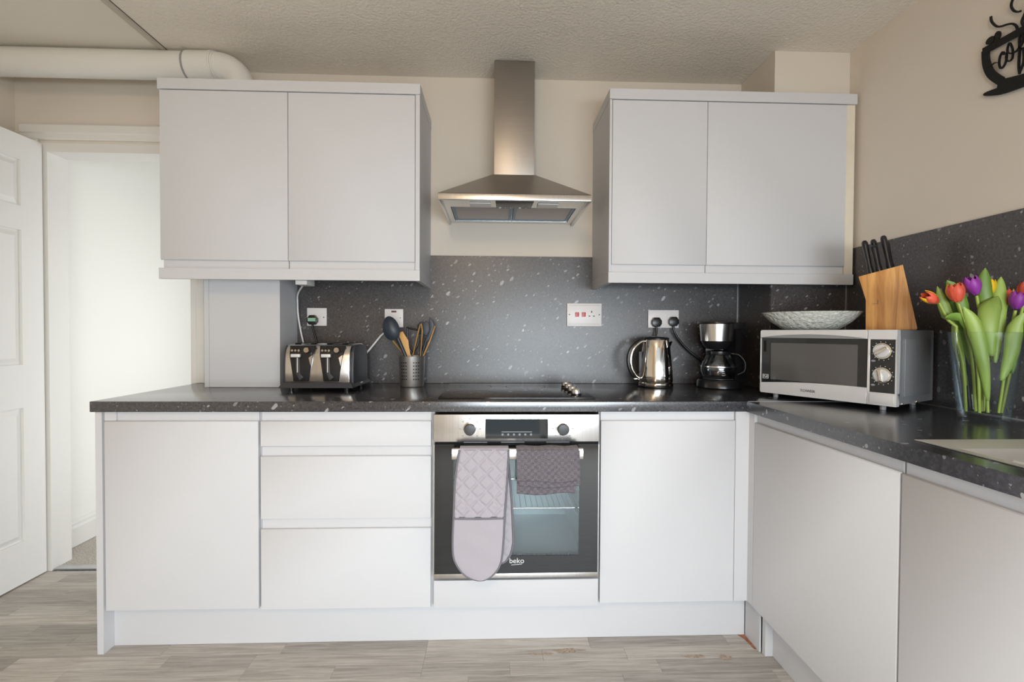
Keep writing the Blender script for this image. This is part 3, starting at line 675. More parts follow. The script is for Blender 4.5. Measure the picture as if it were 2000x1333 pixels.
BO = [(-0.1150, 0.7500), (-0.1150, 0.5000), (-0.1050, 0.4100), (-0.0800, 0.3600), (-0.0300, 0.3300), (0.0250, 0.3340), (0.0540, 0.3560), (0.0685, 0.4000), (0.0690, 0.4400), (0.0640, 0.5400), (0.0560, 0.6400), (0.0480, 0.7100), (0.0470, 0.7500)]
bo = outline(BO)
MB().prism(bo, -0.6700, -0.6620, 'y').build('back_layer', PIPING, mt)
padded('back_pad', bo, 0.335, 0.74, -0.6702, 0.0045, 40, 90, MITT, mt, True)
MB().tube([(x, -0.6720, z) for x, z in bo], 0.0042, 8).build('piping', PIPING, mt, smooth=60)
# fold over the bar
fold = MB().grid(lambda u, v: (-0.1185+0.1680*u, -0.6862-0.0245*math.cos(PI*v), 0.7490+0.0085*math.sin(PI*v)), 24, 10)
fold.build('fold', MITT, mt, smooth=60, thick=0.0015)

# ------------------------------------------------------------------ folded towel over the handle
tw = thing('hand_towel', 'folded charcoal grey waffle towel hanging on oven handle', 'towel', (0, 0, 0))
def layer(name, x0, x1, zt, zb, y, wav, lean):
    def fn(u, v):
        z = zt+(zb-zt)*v; x = x0+(x1-x0)*u+lean*v
        chk = (1 if (int(u*13)+int(v*9)) % 2 else 0)
        h_ = 0.0020*chk*(1 if (u < 0.62) else 0.35)+0.0018*math.sin(u*5+wav)+0.0012*math.sin(v*6+wav*2)
        zz = z+(0.004*math.sin(u*6.5+wav)*v)
        return (x, y-h_, zz)
    o = MB().grid(fn, 52, 36).build(name, TOWEL, tw, smooth=70, thick=0.004)
    MB().tube([Vector(fn(i/26, 1.0))+Vector((0, 0.002, 0.0006)) for i in range(27)], 0.0024, 6).build('hem', HEM, o, smooth=60)
    return o
layer('fold_layer', 0.0760, 0.2830, 0.7520, 0.6440, -0.7300, 0.3, 0.004)
layer('fold_layer', 0.0830, 0.2960, 0.7480, 0.6230, -0.7205, 1.4, 0.002)
layer('fold_layer', 0.0790, 0.2830, 0.7480, 0.5960, -0.7115, 2.3, 0.0)
layer('fold_layer', 0.0850, 0.2980, 0.7480, 0.6320, -0.6640, 0.9, 0.0)
MB().grid(lambda u, v: (0.0765+0.2150*u, -0.6945-0.0340*math.cos(PI*v), 0.7485+0.0100*math.sin(PI*v)+0.0012*math.sin(u*14)), 30, 10).build('fold', TOWEL, tw, smooth=70, thick=0.003)

# ------------------------------------------------------------------ wall sockets
def plate(name, label, cat, x0, x1, z0, z1):
    t = thing(name, label, cat, ((x0+x1)/2, -0.0100, (z0+z1)/2)); w, h = (x1-x0)/2, (z1-z0)/2
    bx('face_plate', WHITEP, t, -w, w, -0.0095, -0.0002, -h, h, bevel=0.002)
    return t, w, h
def pins(t, cx, cz):
    for a, b, w, h in ((0, 0.011, 0.0022, 0.0045), (-0.011, -0.010, 0.0042, 0.002), (0.011, -0.010, 0.0042, 0.002)):
        bx('socket_slot', BLACKM, t, cx+a-w, cx+a+w, -0.0102, -0.0096, cz+b-h, cz+b+h)
t, w, h = plate('wall_socket', 'single white wall socket with toaster plug, beside boxed column', 'socket', -0.9012, -0.8088, 1.1831, 1.2689)
pins(t, -0.018, -0.008); bx('rocker_switch', WHITEP, t, 0.014, 0.026, -0.0125, -0.0096, -0.012, 0.012, bevel=0.001)
MB().disc_y(0.033, -0.002, 0.0028, -0.0103, -0.0096, 10).build('screw', PRINTB, t)
t, w, h = plate('fused_switch', 'white fused switch plate behind the utensil pot', 'switch', -0.5318, -0.4429, 1.1777, 1.2666)
bx('indicator', pbr('dark_red_lens', (0.12, 0.03, 0.03), 0.3), t, -0.012, 0.012, -0.0106, -0.0096, 0.028, 0.036)
for xx in (-0.031, 0.031): MB().disc_y(xx, 0.002, 0.003, -0.0103, -0.0096, 10).build('screw', PRINTG, t)
bx('rocker_switch', WHITEP, t, -0.008, 0.008, -0.0125, -0.0096, -0.016, 0.012, bevel=0.001)
cab = bez([(-0.062, -0.010, -0.085), (-0.11, -0.016, -0.146), (-0.155, -0.020, -0.20)], 6)
MB().tube([(0.0, -0.006, -0.044)]+[(-0.02, -0.008, -0.05)]+cab, 0.0048, 8).build('cable', WHITEP, t, smooth=60)
t, w, h = plate('cooker_switch', 'white cooker control plate with two red switches and socket', 'socket', 0.3536, 0.5243, 1.1881, 1.3004)
for zz in (-0.046, 0.045): bx('moulded_line', GREYP, t, -0.076, 0.076, -0.0100, -0.0094, zz, zz+0.001)
for xx in (-0.036, -0.003):
    r_ = bx('red_switch', REDP, t, xx-0.0095, xx+0.0095, -0.0130, -0.0096, -0.009, 0.012, bevel=0.0012)
    bx('switch_mark', PRINTW, r_, xx-0.005, xx+0.005, -0.0134, -0.0129, 0.0065, 0.008)
pins(t, 0.036, 0.004)
for xx in (-0.074, 0.074): MB().disc_y(xx, 0.001, 0.003, -0.0103, -0.0096, 10).build('screw', PRINTB, t)
t, w, h = plate('wall_socket', 'double white wall socket with two black plugs above kettle', 'socket', 0.7557, 0.9081, 1.1827, 1.2704)
pins(t, -0.038, -0.012); pins(t, 0.046, -0.008)
for xx in (-0.012, 0.012): bx('rocker_switch', WHITEP, t, xx-0.005, xx+0.005, -0.0120, -0.0096, 0.010, 0.026, bevel=0.001)

def plug(parent, org, cx, cz, mat=BLACK, label=False):
    """UK plug body at wall position (cx,cz) drawn in the parent's local frame"""
    ox, oy, oz = org; q = MB()
    poly = [(-0.014, -0.024), (0.014, -0.024), (0.024, -0.010), (0.024, 0.006), (0.012, 0.022), (-0.012, 0.022), (-0.024, 0.006), (-0.024, -0.010)]
    q.prism([(cx-ox+a, cz-oz+b) for a, b in poly], -0.0200-oy, -0.0460-oy, 'y')
    p = q.build('plug', mat, parent, bevel=0.004)
    if label: bx('plug_label', GREENP, p, cx-ox-0.018, cx-ox+0.018, -0.0470-oy, -0.0458-oy, cz-oz-0.008, cz-oz+0.008)
    return p

# ------------------------------------------------------------------ toaster
TO = (-0.7370, -0.2150, WT)
ts = thing('toaster', 'polished steel four-slice toaster with two black lever panels', 'toaster', TO)
hw_, yf, yb = 0.1320, -0.1250, 0.125
body = [(yf+0.004, 0.037), (yf, 0.08), (yf+0.003, 0.14), (yf+0.012, 0.172), (yf+0.030, 0.192), (yf+0.060, 0.199), (yb-0.060, 0.199), (yb-0.030, 0.192), (yb-0.012, 0.172), (yb, 0.08), (yb-0.004, 0.037)]
MB().prism(body, -hw_, hw_, 'x').build('body', STEELB, ts, bevel=0.004, seg=2, smooth=30)
endp = [(yf+0.012, 0.030), (yf+0.010, 0.10), (yf+0.020, 0.165), (yf+0.045, 0.190), (0.0, 0.195), (yb-0.045, 0.190), (yb-0.020, 0.165), (yb-0.010, 0.10), (yb-0.012, 0.030)]
for s_ in (-1, 1): MB().prism(endp, s_*(hw_+0.0005), s_*(hw_+0.014), 'x').build('end_cap', DARKP, ts, bevel=0.004, smooth=35)
bs = MB().add([(-hw_-0.022, yf-0.022, 0.016), (hw_+0.022, yf-0.022, 0.016), (hw_+0.022, yb+0.016, 0.016), (-hw_-0.022, yb+0.016, 0.016), (-hw_-0.008, yf-0.006, 0.038), (hw_+0.008, yf-0.006, 0.038), (hw_+0.008, yb+0.005, 0.038), (-hw_-0.008, yb+0.005, 0.038)],
              [(3, 2, 1, 0), (4, 5, 6, 7), (0, 1, 5, 4), (1, 2, 6, 5), (2, 3, 7, 6), (3, 0, 4, 7)])
bs.build('base', DARKP, ts, bevel=0.004)
bx('maker_badge', PRINTW, ts, hw_+0.0165, hw_+0.0195, -0.012, 0.012, 0.025, 0.029)
for xx in (-0.115, 0.115):
    for yy in (-0.105, 0.105): MB().lathe([(0.010, 0.0), (0.011, 0.0165)], (xx, yy), 14).build('foot', BLACK, ts)
for xx in (-0.100, -0.034, 0.034, 0.100):
    bx('slot', BLACKM, ts, xx-0.012, xx+0.012, -0.075, 0.075, 0.1985, 0.2002)
for cx_ in (-0.0640, 0.0590):
    tp = [(cx_-0.052, 0.190), (cx_+0.055, 0.190), (cx_+0.047, 0.150), (cx_+0.030, 0.042), (cx_-0.032, 0.042), (cx_-0.046, 0.150)]
    pn = MB(); n = len(tp)
    fr = [(x, yf-0.0055 if z < 0.18 else yf+0.012, z) for x, z in tp]; bk = [(x, yf+0.02, z) for x, z in tp]
    pn.add(fr+bk, [tuple(range(n)), tuple(range(2*n-1, n-1, -1))]+[(i, i+n, (i+1) % n+n, (i+1) % n) for i in range(n)])
    P_ = pn.build('lever_panel', BLACK, ts, bevel=0.002)
    MB().prism([(cx_-0.022, 0.140), (cx_-0.006, 0.140), (cx_-0.004, 0.075), (cx_+0.010, 0.060), (cx_-0.006, 0.046), (cx_-0.020, 0.075)], yf-0.0085, yf-0.0056, 'y').build('lever_track', DARKP, P_, bevel=0.001)
    bx('lever', SILVERP, P_, cx_-0.036, cx_+0.002, yf-0.024, yf-0.009, 0.143, 0.157, bevel=0.003)
    bx('lever_stem', SILVERP, P_, cx_-0.0155, cx_-0.0115, yf-0.0095, yf-0.0086, 0.080, 0.141)
    for i in range(3):
        MB().tube([(cx_-0.034+i*0.0135, yf-0.0045, 0.171), (cx_-0.034+i*0.0135, yf-0.013, 0.171)], 0.0048, 12).build('button', CHROME, P_, smooth=40)
    MB().tube([(cx_+0.025, yf-0.004, 0.173), (cx_+0.025, yf-0.018, 0.173)], 0.0105, 16).build('browning_knob', CHROME, P_, smooth=40)
plug(ts, TO, -0.8697, 1.2120, BLACK, True)
cdp = bez([(-0.8697, -0.034, 1.190), (-0.866, -0.036, 1.165), (-0.852, -0.038, 1.12), (-0.832, -0.045, 1.05), (-0.81, -0.06, 0.985), (-0.79, -0.088, 0.96)])
MB().tube([p-Vector(TO) for p in cdp], 0.0048, 8).build('power_cord', BLACK, ts, smooth=60)

# ------------------------------------------------------------------ utensil pot and utensils
UP = (-0.380, -0.137)
up = thing('utensil_pot', 'perforated stainless steel utensil pot left of the hob', 'pot', (UP[0], UP[1], WT))
MB().lathe([(0.0, 0.0006), (0.0525, 0.0006), (0.0545, 0.004), (0.0600, 0.139), (0.0608, 0.1405), (0.0590, 0.1405), (0.0530, 0.005), (0.0, 0.004)], (0, 0), 48, cap=False).build('pot_body', POTSTEEL, up, smooth=35)
hole = None
for base_a in (-118, -62):
    for ci in range(3):
        for ri in range(6):
            a = math.radians(base_a+(ci-1)*11); z = 0.036+ri*0.0150; r = 0.0546+0.0054*(z/0.139)+0.0002
            if hole is None:
                hole = MB().disc_y(0, 0, 0.0030, -0.0004, 0.0001, 10).build('hole', BLACKM, up)
                o = hole
            else:
                o = hole.copy(); COL.objects.link(o); o.parent = up
            o.location = (r*math.cos(a), r*math.sin(a), z); o.rotation_euler = (0, 0, a+PI/2)
def ut(dx, dz, dy=0.0): return (dx, dy, dz)
GU = 'utensils in the steel pot'
def utensil(name, label): return thing(name, label, 'utensil', (UP[0], UP[1], WT+0.006), 0, GU)
# navy ladle
u = utensil('serving_spoon', 'navy silicone spoon with large round head in utensil pot')
MB().tube([(0.004, -0.040, 0.004), (-0.022, -0.041, 0.135), (-0.056, -0.043, 0.215)], [0.0055, 0.0075, 0.009], 10).build('handle', NAVY, u, smooth=60)
sp = MB()
def spoon(u_, v_):
    a = 2*PI*u_; r = v_; x = 0.0375*r*math.cos(a)*(1-0.12*math.sin(a)); z = 0.056*r*math.sin(a); d = -0.016*(1-r*r)
    ca, sa = math.cos(0.30), math.sin(0.30)
    return (-0.0870+x*ca-z*sa*0.9, -0.043+d, 0.2600+x*sa+z*ca)
sp.grid(spoon, 32, 8).build('head', NAVY, u, smooth=60, thick=0.003)
# wooden spatula
u = utensil('wooden_spatula', 'wooden spatula with broad flat blade next to navy spoon')
MB().prism([(-0.0200, 0.130), (-0.0030, 0.130), (-0.0120, 0.185), (-0.0140, 0.205), (-0.0400, 0.247), (-0.0530, 0.241), (-0.0560, 0.215), (-0.0420, 0.175)], -0.017, -0.010, 'y').build('blade', BEECH, u, bevel=0.002)
MB().tube([(-0.004, -0.008, 0.004), (-0.0115, -0.0135, 0.133)], [0.006, 0.008], 10, flat=0.6).build('handle', BEECH, u, smooth=60)
# wooden spoon handle leaning left
u = utensil('wooden_spoon', 'wooden spoon leaning outward behind the navy spoon head')
MB().tube([(-0.006, 0.027, 0.004), (-0.050, 0.024, 0.150), (-0.085, 0.022, 0.195), (-0.106, 0.022, 0.228)], [0.005, 0.006, 0.011, 0.007], 10, flat=0.5).build('handle', BEECH, u, smooth=60)
# black potato masher
u = utensil('potato_masher', 'black wire-frame masher standing upright in utensil pot')
MB().tube([(0.000, 0.018, 0.004), (0.0, 0.010, 0.145), (-0.018, 0.008, 0.172), (-0.0235, 0.008, 0.20), (-0.0235, 0.008, 0.265)], 0.0048, 8).tube([(0.0, 0.010, 0.145), (0.020, 0.008, 0.172), (0.028, 0.008, 0.20), (0.028, 0.008, 0.255)], 0.0048, 8).build('frame', BLACK, u, smooth=60)
MB().tube([(-0.026, 0.008, 0.264), (0.030, 0.008, 0.252)], 0.007, 10, flat=0.6).build('masher_plate', BLACK, u, smooth=60)
# navy turner behind
u = utensil('slotted_turner', 'navy silicone turner at the back of the utensil pot')
MB().tube([(0.022, 0.040, 0.004), (0.038, 0.036, 0.20), (0.046, 0.034, 0.235)], 0.0065, 10).build('handle', NAVY, u, smooth=60)
MB().prism([(0.022, 0.232), (0.072, 0.225), (0.082, 0.282), (0.064, 0.294), (0.034, 0.292), (0.018, 0.276)], 0.031, 0.037, 'y').build('blade', NAVY, u, bevel=0.003)
# wooden tongs
u = utensil('wooden_tongs', 'pair of wooden tongs with closed end upward in utensil pot')
MB().tube([(-0.002, -0.022, 0.004), (0.006, -0.023, 0.130), (0.034, -0.025, 0.250), (0.042, -0.025, 0.280)], [0.004, 0.006, 0.0085, 0.006], 8, flat=0.45).build('arm', BEECH, u, smooth=60)
MB().tube([(0.032, -0.024, 0.004), (0.042, -0.025, 0.130), (0.051, -0.025, 0.250), (0.046, -0.025, 0.283)], [0.004, 0.006, 0.0085, 0.006], 8, flat=0.45).build('arm', BEECH, u, smooth=60)
# navy spatula on the right
u = utensil('curved_spatula', 'navy silicone spatula with curved pointed blade in utensil pot')
MB().tube([(0.016, 0.014, 0.004), (0.046, 0.015, 0.15), (0.066, 0.014, 0.215)], 0.0065, 10).build('handle', NAVY, u, smooth=60)
MB().prism([(0.056, 0.195), (0.075, 0.205), (0.094, 0.245), (0.100, 0.275), (0.093, 0.296), (0.077, 0.314), (0.077, 0.250)], 0.008, 0.016, 'y').build('blade', NAVY, u, bevel=0.003)
u = utensil('wooden_stirrer', 'slim wooden stirrer leaning toward the hob in utensil pot')
MB().tube([(0.012, -0.003, 0.004), (0.0505, -0.004, 0.130), (0.083, -0.006, 0.205), (0.106, -0.006, 0.272)], [0.004, 0.0065, 0.0055, 0.004], 8, flat=0.6).build('stick', BEECH, u, smooth=60)

# ------------------------------------------------------------------ kettle
KT_ = (0.7530, -0.1480, WT)
kt = thing('kettle', 'polished chrome electric kettle with loop handle', 'kettle', KT_)
MB().lathe([(0.0, 0.0004), (0.076, 0.0004), (0.079, 0.003), (0.079, 0.006)], (0, 0), 48).build('base_ring', BLACK, kt, smooth=40)
MB().lathe([(0.0775, 0.0062), (0.0785, 0.009), (0.0785, 0.020), (0.076, 0.0225), (0.0, 0.0226)], (0, 0), 48).build('power_base', CHROME, kt, smooth=40)
MB().lathe([(0.074, 0.0230), (0.0765, 0.0280), (0.0750, 0.060), (0.0700, 0.120), (0.0630, 0.180), (0.0575, 0.216), (0.0555, 0.2205)], (0, 0), 64).build('body', CHROME, kt, smooth=40)
MB().lathe([(0.0575, 0.2207), (0.0580, 0.226), (0.052, 0.231), (0.0, 0.2325)], (0, 0), 48).build('lid', BLACK, kt, smooth=40)
MB().lathe([(0.040, 0.2315), (0.036, 0.235), (0.0, 0.2365)], (0, 0), 32).build('lid_cap', CHROME, kt, smooth=40)
MB().add([(0.050, -0.016, 0.170), (0.050, 0.016, 0.170), (0.046, -0.018, 0.216), (0.046, 0.018, 0.216), (0.078, 0.0, 0.212), (0.066, 0.0, 0.178)], [(0, 2, 4, 5), (1, 5, 4, 3), (2, 3, 4), (0, 5, 1), (0, 1, 3, 2)]).build('spout', CHROME, kt, bevel=0.002)
hp_ = bez([(-0.050, -0.006, 0.214), (-0.078, -0.010, 0.209), (-0.112, -0.014, 0.175), (-0.124, -0.014, 0.130), (-0.117, -0.014, 0.085), (-0.096, -0.010, 0.050), (-0.073, -0.004, 0.040)], 6)
hh = MB().tube(hp_, 0.0085, 12, flat=0.8).build('handle', CHROME, kt, smooth=60)
MB().tube([p+Vector((-0.010, 0.006, 0.000)) for p in hp_[4:-5]], 0.0075, 10).build('grip', BLACK, hh, smooth=60)
bx('water_gauge', DARKP, kt, -0.082, -0.068, -0.010, 0.006, 0.070, 0.165, bevel=0.003)
bx('switch', CHROME, kt, -0.104, -0.076, -0.010, 0.006, 0.034, 0.040, bevel=0.002)
plug(kt, KT_, 0.7925, 1.2110)
cdp = bez([(0.7925, -0.034, 1.19), (0.7925, -0.035, 1.165), (0.785, -0.04, 1.12), (0.775, -0.05, 1.0), (0.77, -0.055, 0.93), (0.762, -0.066, 0.914)])
MB().tube([p-Vector(KT_) for p in cdp], 0.0055, 8).build('power_cord', BLACK, kt, smooth=60)

# ------------------------------------------------------------------ filter coffee maker
CM = (1.0430, -0.1700, WT)
cm = thing('coffee_maker', 'black filter coffee maker with steel band and glass jug', 'coffee maker', CM)
MB().lathe([(0.0, 0.0006), (0.095, 0.0006), (0.099, 0.004), (0.097, 0.030), (0.090, 0.038), (0.0, 0.040)], (0, 0), 48).build('base', BLACK, cm, smooth=40)
MB().lathe([(0.0, 0.0405), (0.066, 0.0405), (0.066, 0.043), (0.0, 0.0435)], (-0.004, 0), 40).build('hot_plate', DARKP, cm, smooth=40)
col = MB().prism([(0.062, -0.030), (0.098, -0.022), (0.104, 0.020), (0.104, 0.090), (-0.02, 0.098), (-0.03, 0.084), (0.05, 0.062)], 0.035, 0.268, 'z').build('water_tank', BLACK, cm, bevel=0.004)
MB().lathe([(0.030, 0.1775), (0.046, 0.180), (0.056, 0.192), (0.064, 0.2060), (0.0665, 0.2150)], (-0.014, 0), 48).build('filter_funnel', BLACK, cm, smooth=40)
MB().lathe([(0.0690, 0.2155), (0.0755, 0.2930)], (-0.014, 0), 64).build('steel_band', STEELB, cm, smooth=40)
ld = MB().lathe([(0.0745, 0.2932), (0.079, 0.296), (0.078, 0.3020), (0.0, 0.3060)], (-0.014, 0), 48).build('lid', BLACK, cm, smooth=40)
bx('tank_lid', BLACK, cm, 0.030, 0.107, -0.034, 0.095, 0.2690, 0.3020, bevel=0.006)
jg = MB().lathe([(0.055, 0.0440), (0.069, 0.050), (0.0775, 0.075), (0.0775, 0.095), (0.070, 0.120), (0.054, 0.145), (0.050, 0.155)], (-0.004, 0), 48, cap=False).build('jug', CARAFEG, cm, smooth=40)
MB().lathe([(0.0525, 0.152), (0.054, 0.156), (0.054, 0.168), (0.0, 0.176)], (-0.004, 0), 40).build('jug_lid', BLACK, jg, smooth=40)
MB().lathe([(0.0785, 0.096), (0.0785, 0.101)], (-0.004, 0), 48, cap=False).build('jug_band', STEELB, jg, smooth=40, thick=0.0008)
MB().tube(bez([(0.048, -0.020, 0.158), (0.076, -0.038, 0.150), (0.096, -0.050, 0.118), (0.094, -0.048, 0.080), (0.070, -0.034, 0.062)], 6), 0.0065, 10).build('jug_handle', BLACK, jg, smooth=60)
for i in range(5): 
    a = math.radians(-100); MB().box(-0.0065, 0.0065, -0.0003, 0.0003, 0.060+i*0.010, 0.0616+i*0.010).build('level_mark', PRINTW, jg, loc=(-0.004+0.0781*math.cos(a), 0.0781*math.sin(a), 0))
plug(cm, CM, 0.8770, 1.2150)
cdp = bez([(0.8770, -0.034, 1.195), (0.880, -0.035, 1.165), (0.900, -0.034, 1.130), (0.945, -0.034, 1.08), (1.0, -0.040, 1.035), (1.06, -0.05, 1.0), (1.075, -0.070, 0.985)])
MB().tube([p-Vector(CM) for p in cdp], 0.0058, 8).build('power_cord', BLACK, cm, smooth=60)

# ------------------------------------------------------------------ microwave, turned across the corner (local x along its front, y into the corner)
MA = math.radians(-60.97); MO = (1.060, -0.480, WT)
mw = thing('microwave', 'silver microwave with dark window and two dials, turned across corner', 'microwave', MO, MA)
MW_, MD, Z0, Z1 = 0.4575, 0.292, 0.0170, 0.2650
shell = MB().box(0.004, MW_-0.002, 0.024, MD, Z0+0.004, Z0+0.010).box(0.004, MW_-0.002, 0.024, MD, Z1-0.010, Z1-0.0005).box(0.004, 0.012, 0.024, MD, Z0+0.010, Z1-0.010).box(MW_-0.010, MW_-0.002, 0.024, MD, Z0+0.010, Z1-0.010).box(0.012, MW_-0.010, MD-0.008, MD, Z0+0.010, Z1-0.010)
sh = shell.build('casing', GREYMET, mw)
bx('side_panel', GREYMET, sh, MW_-0.0018, MW_+0.0015, 0.060, MD-0.03, Z0+0.030, Z1-0.030, bevel=0.001)
for yy, zz in ((0.05, 0.022), (0.16, 0.024)):
    MB().tube([(MW_-0.002, yy, Z0+0.006), (MW_+0.001, yy, Z0+0.006)], 0.004, 10).build('screw', CHROME, sh)
MB().box(0.030, 0.035, 0.028, 0.24, Z0+0.03, Z1-0.03).box(0.345, 0.350, 0.028, 0.24, Z0+0.03, Z1-0.03).box(0.030, 0.350, 0.24, 0.245, Z0+0.03, Z1-0.03).box(0.030, 0.350, 0.028, 0.245, Z0+0.025, Z0+0.03).box(0.030, 0.350, 0.028, 0.245, Z1-0.03, Z1-0.025).build('cavity', MICCAV, mw)
MB().lathe([(0.11, Z0+0.036), (0.115, Z0+0.040), (0.0, Z0+0.041)], (0.19, 0.14), 32).build('turntable', LAMPW, mw, smooth=40)
DXE = 0.3745
# door frame: top and bottom bands with curved inner edges
def band(zc_pts, top):
    m = MB(); n = 20; pts = []
    for i in range(n+1):
        u_ = i/n; x = 0.002+(DXE-0.002)*u_
        if top: pts.append((x, 0.2345-Z0+Z0+0.0135*math.sin(PI*u_)**0.8 if True else 0))
        else: pts.append((x, 0.0565+0.0150*u_+0.006*math.sin(PI*u_)))
    poly = pts+([(DXE, Z1), (0.006, Z1), (0.002, Z1-0.006)] if top else [(DXE, Z0), (0.006, Z0), (0.002, Z0+0.006)])
    return poly
dm = MB().prism(band(None, True), 0.0, 0.0225, 'y').prism(band(None, False), 0.0, 0.0225, 'y').box(0.002, 0.0055, 0.0, 0.0225, 0.057, 0.234)
md = dm.build('door', SILVERP, mw, bevel=0.0008, seg=1)
# recessed dark window: opaque border and tinted pane
MB().box(0.0056, 0.040, 0.0045, 0.0075, 0.050, 0.2480).box(0.345, DXE-0.0005, 0.0045, 0.0075, 0.050, 0.2480).box(0.040, 0.345, 0.0045, 0.0075, 0.050, 0.0720).box(0.040, 0.345, 0.0045, 0.0075, 0.2150, 0.2480).build('window_border', BLKGLASS, md)
bx('door_screen', SCREEN, md, 0.040, 0.345, 0.0085, 0.0095, 0.072, 0.215)
bx('window_pane', MICPANE, md, 0.040, 0.345, 0.0050, 0.0070, 0.072, 0.215)
MB().prism([(0.0056, 0.2346)]+[(0.002+(DXE-0.002)*i/20, 0.2346+0.0132*math.sin(PI*i/20)**0.8) for i in range(1, 20)]+[(DXE-0.0006, 0.2346)], 0.0025, 0.0044, 'y').build('window_brow', GREYMET, md)
bx('window_grip', BLACKM, md, 0.0145, 0.0235, 0.0036, 0.0044, 0.180, 0.224)
pb = MB().box(0.0115, 0.0345, 0.0036, 0.0043, 0.0735, 0.0750).box(0.0115, 0.0345, 0.0036, 0.0043, 0.0885, 0.0900).box(0.0115, 0.0130, 0.0036, 0.0043, 0.0750, 0.0885).box(0.0330, 0.0345, 0.0036, 0.0043, 0.0750, 0.0885).build('pull_mark', PRINTW, md)
text('pull_lettering', 'Pull', 0.0115, PRINTW, md, (0.0230, 0.0038, 0.0815), (PI/2, 0, 0))
text('brand_lettering', 'TOWER', 0.0130, PRINTB, md, (0.1856, -0.0006, 0.0400), (PI/2, 0, 0), sx=1.15)
# control side
cs = MB().box(DXE+0.0015, MW_, 0.0, 0.0225, Z0, 0.0590).box(DXE+0.0015, MW_, 0.0, 0.0225, 0.2335, Z1).box(DXE+0.0015, 0.3830, 0.0, 0.0225, 0.0590, 0.2335).box(0.4530, MW_, 0.0, 0.0225, 0.0590, 0.2335).build('control_side', SILVERP, mw, bevel=0.0006, seg=1)
bx('control_panel', BLKGLASS, cs, 0.3831, 0.4529, 0.0008, 0.0225, 0.0591, 0.2334)
bx('open_button', SILVERP, cs, 0.3835, 0.4520, -0.0025, -0.0001, 0.0235, 0.0520, bevel=0.001)
for zc_, ang in ((0.1955, 35), (0.1160, 100)):
    rg = MB().disc_y(0.4180, zc_, 0.0265, -0.004, 0.0007, 36).build('dial', CHROME, cs, bevel=0.001)
    MB().disc_y(0.4180, zc_, 0.0205, -0.010, -0.0041, 32, 0.0225).build('dial_cap', SILVERP, rg, bevel=0.0015)
    a = math.radians(ang); ux, uz = math.cos(a), math.sin(a); vx, vz = -uz, ux
    q = [(0.4180+ux*s1*0.0205+vx*s2*0.0045, zc_+uz*s1*0.0205+vz*s2*0.0045) for s1, s2 in ((-1, -1), (1, -1), (1, 1), (-1, 1))]
    MB().prism(q, -0.0190, -0.0101, 'y').build('dial_grip', CHROME, rg, bevel=0.002)
    tk = MB()
    for k in range(-2, 11):
        b_ = math.radians(100-k*26); r0 = 0.0305
        cxm, czm = 0.4180+r0*math.cos(b_), zc_+r0*math.sin(b_)
        tk.box(cxm-0.0011, cxm+0.0011, 0.0003, 0.0007, czm-0.0011, czm+0.0011)
    tk.build('dial_marks', PRINTW, cs)['kind'] = 'stuff'
    MB().add([(0.3925+0.0065*math.cos(2*PI*k/16), 0.0005, zc_-0.033+0.0035*math.sin(2*PI*k/16)) for k in range(16)], [tuple(range(16))]).build('dial_caption', PRINTG, cs)
for xx, yy in ((0.05, 0.03), (0.41, 0.03), (0.05, 0.26), (0.41, 0.26)):
    MB().lathe([(0.009, 0.0006), (0.010, Z0+0.0038)], (xx, yy), 14).build('foot', GREYP, mw)

# bowl on the microwave
MT = WT+Z1
bd = math.radians(-36.5)
bw = MB().lathe([(0.0, 0.0006), (0.085, 0.0006), (0.100, 0.006), (0.138, 0.032), (0.163, 0.058), (0.1735, 0.0705), (0.1710, 0.0712), (0.162, 0.060), (0.134, 0.036), (0.097, 0.011), (0.0, 0.006)], (0, 0), 56, cap=False, sx=1.0, sy=0.78).build('glass_bowl', BOWLM, None, loc=(1.252, -0.498, MT), smooth=40, rot=(0, 0, bd))
tag(bw, 'shallow off-white textured glass bowl on top of microwave', 'bowl')

# knife block and knives (local x along its face)
KA = math.radians(-42); KO = (1.345, -0.668, MT+0.0008)
kb = thing('knife_block', 'slanted light wooden knife block on top of microwave', 'knife block', KO, KA)
prof = [(0.0, 0.0), (0.1410, 0.0), (0.1440, 0.006), (0.1020, 0.2280), (-0.0240, 0.1950), (-0.0010, 0.1080)]
MB().prism(prof, 0.0, 0.080, 'y').build('block', BLOCKW, kb, bevel=0.002)
MB().box(0.033, 0.0345, -0.0009, 0.002, 0.094, 0.108).box(0.018, 0.0345, -0.0009, 0.002, 0.0935, 0.0945).build('wood_joint', GROUT, kb)
tdir = Vector((-0.021, 0, 0.115)).normalized(); nrm = Vector((-0.033, 0, 0.126)).normalized()
kn_labels = [('black-handled knife on the bowl side of the knife block', 0.012, 0.016, 0.122), ('shorter black-handled knife at the front middle of the knife block', 0.036, 0.013, 0.095),
             ('black-handled knife behind the shorter one in the knife block', 0.036, 0.046, 0.122), ('black-handled knife nearest the speckled wall in the knife block', 0.066, 0.020, 0.120),
             ('rearmost black-handled knife by the speckled wall in the knife block', 0.070, 0.056, 0.108)]
import_top = lambda x: 0.1950+(x+0.0240)*(0.2280-0.1950)/(0.1260)
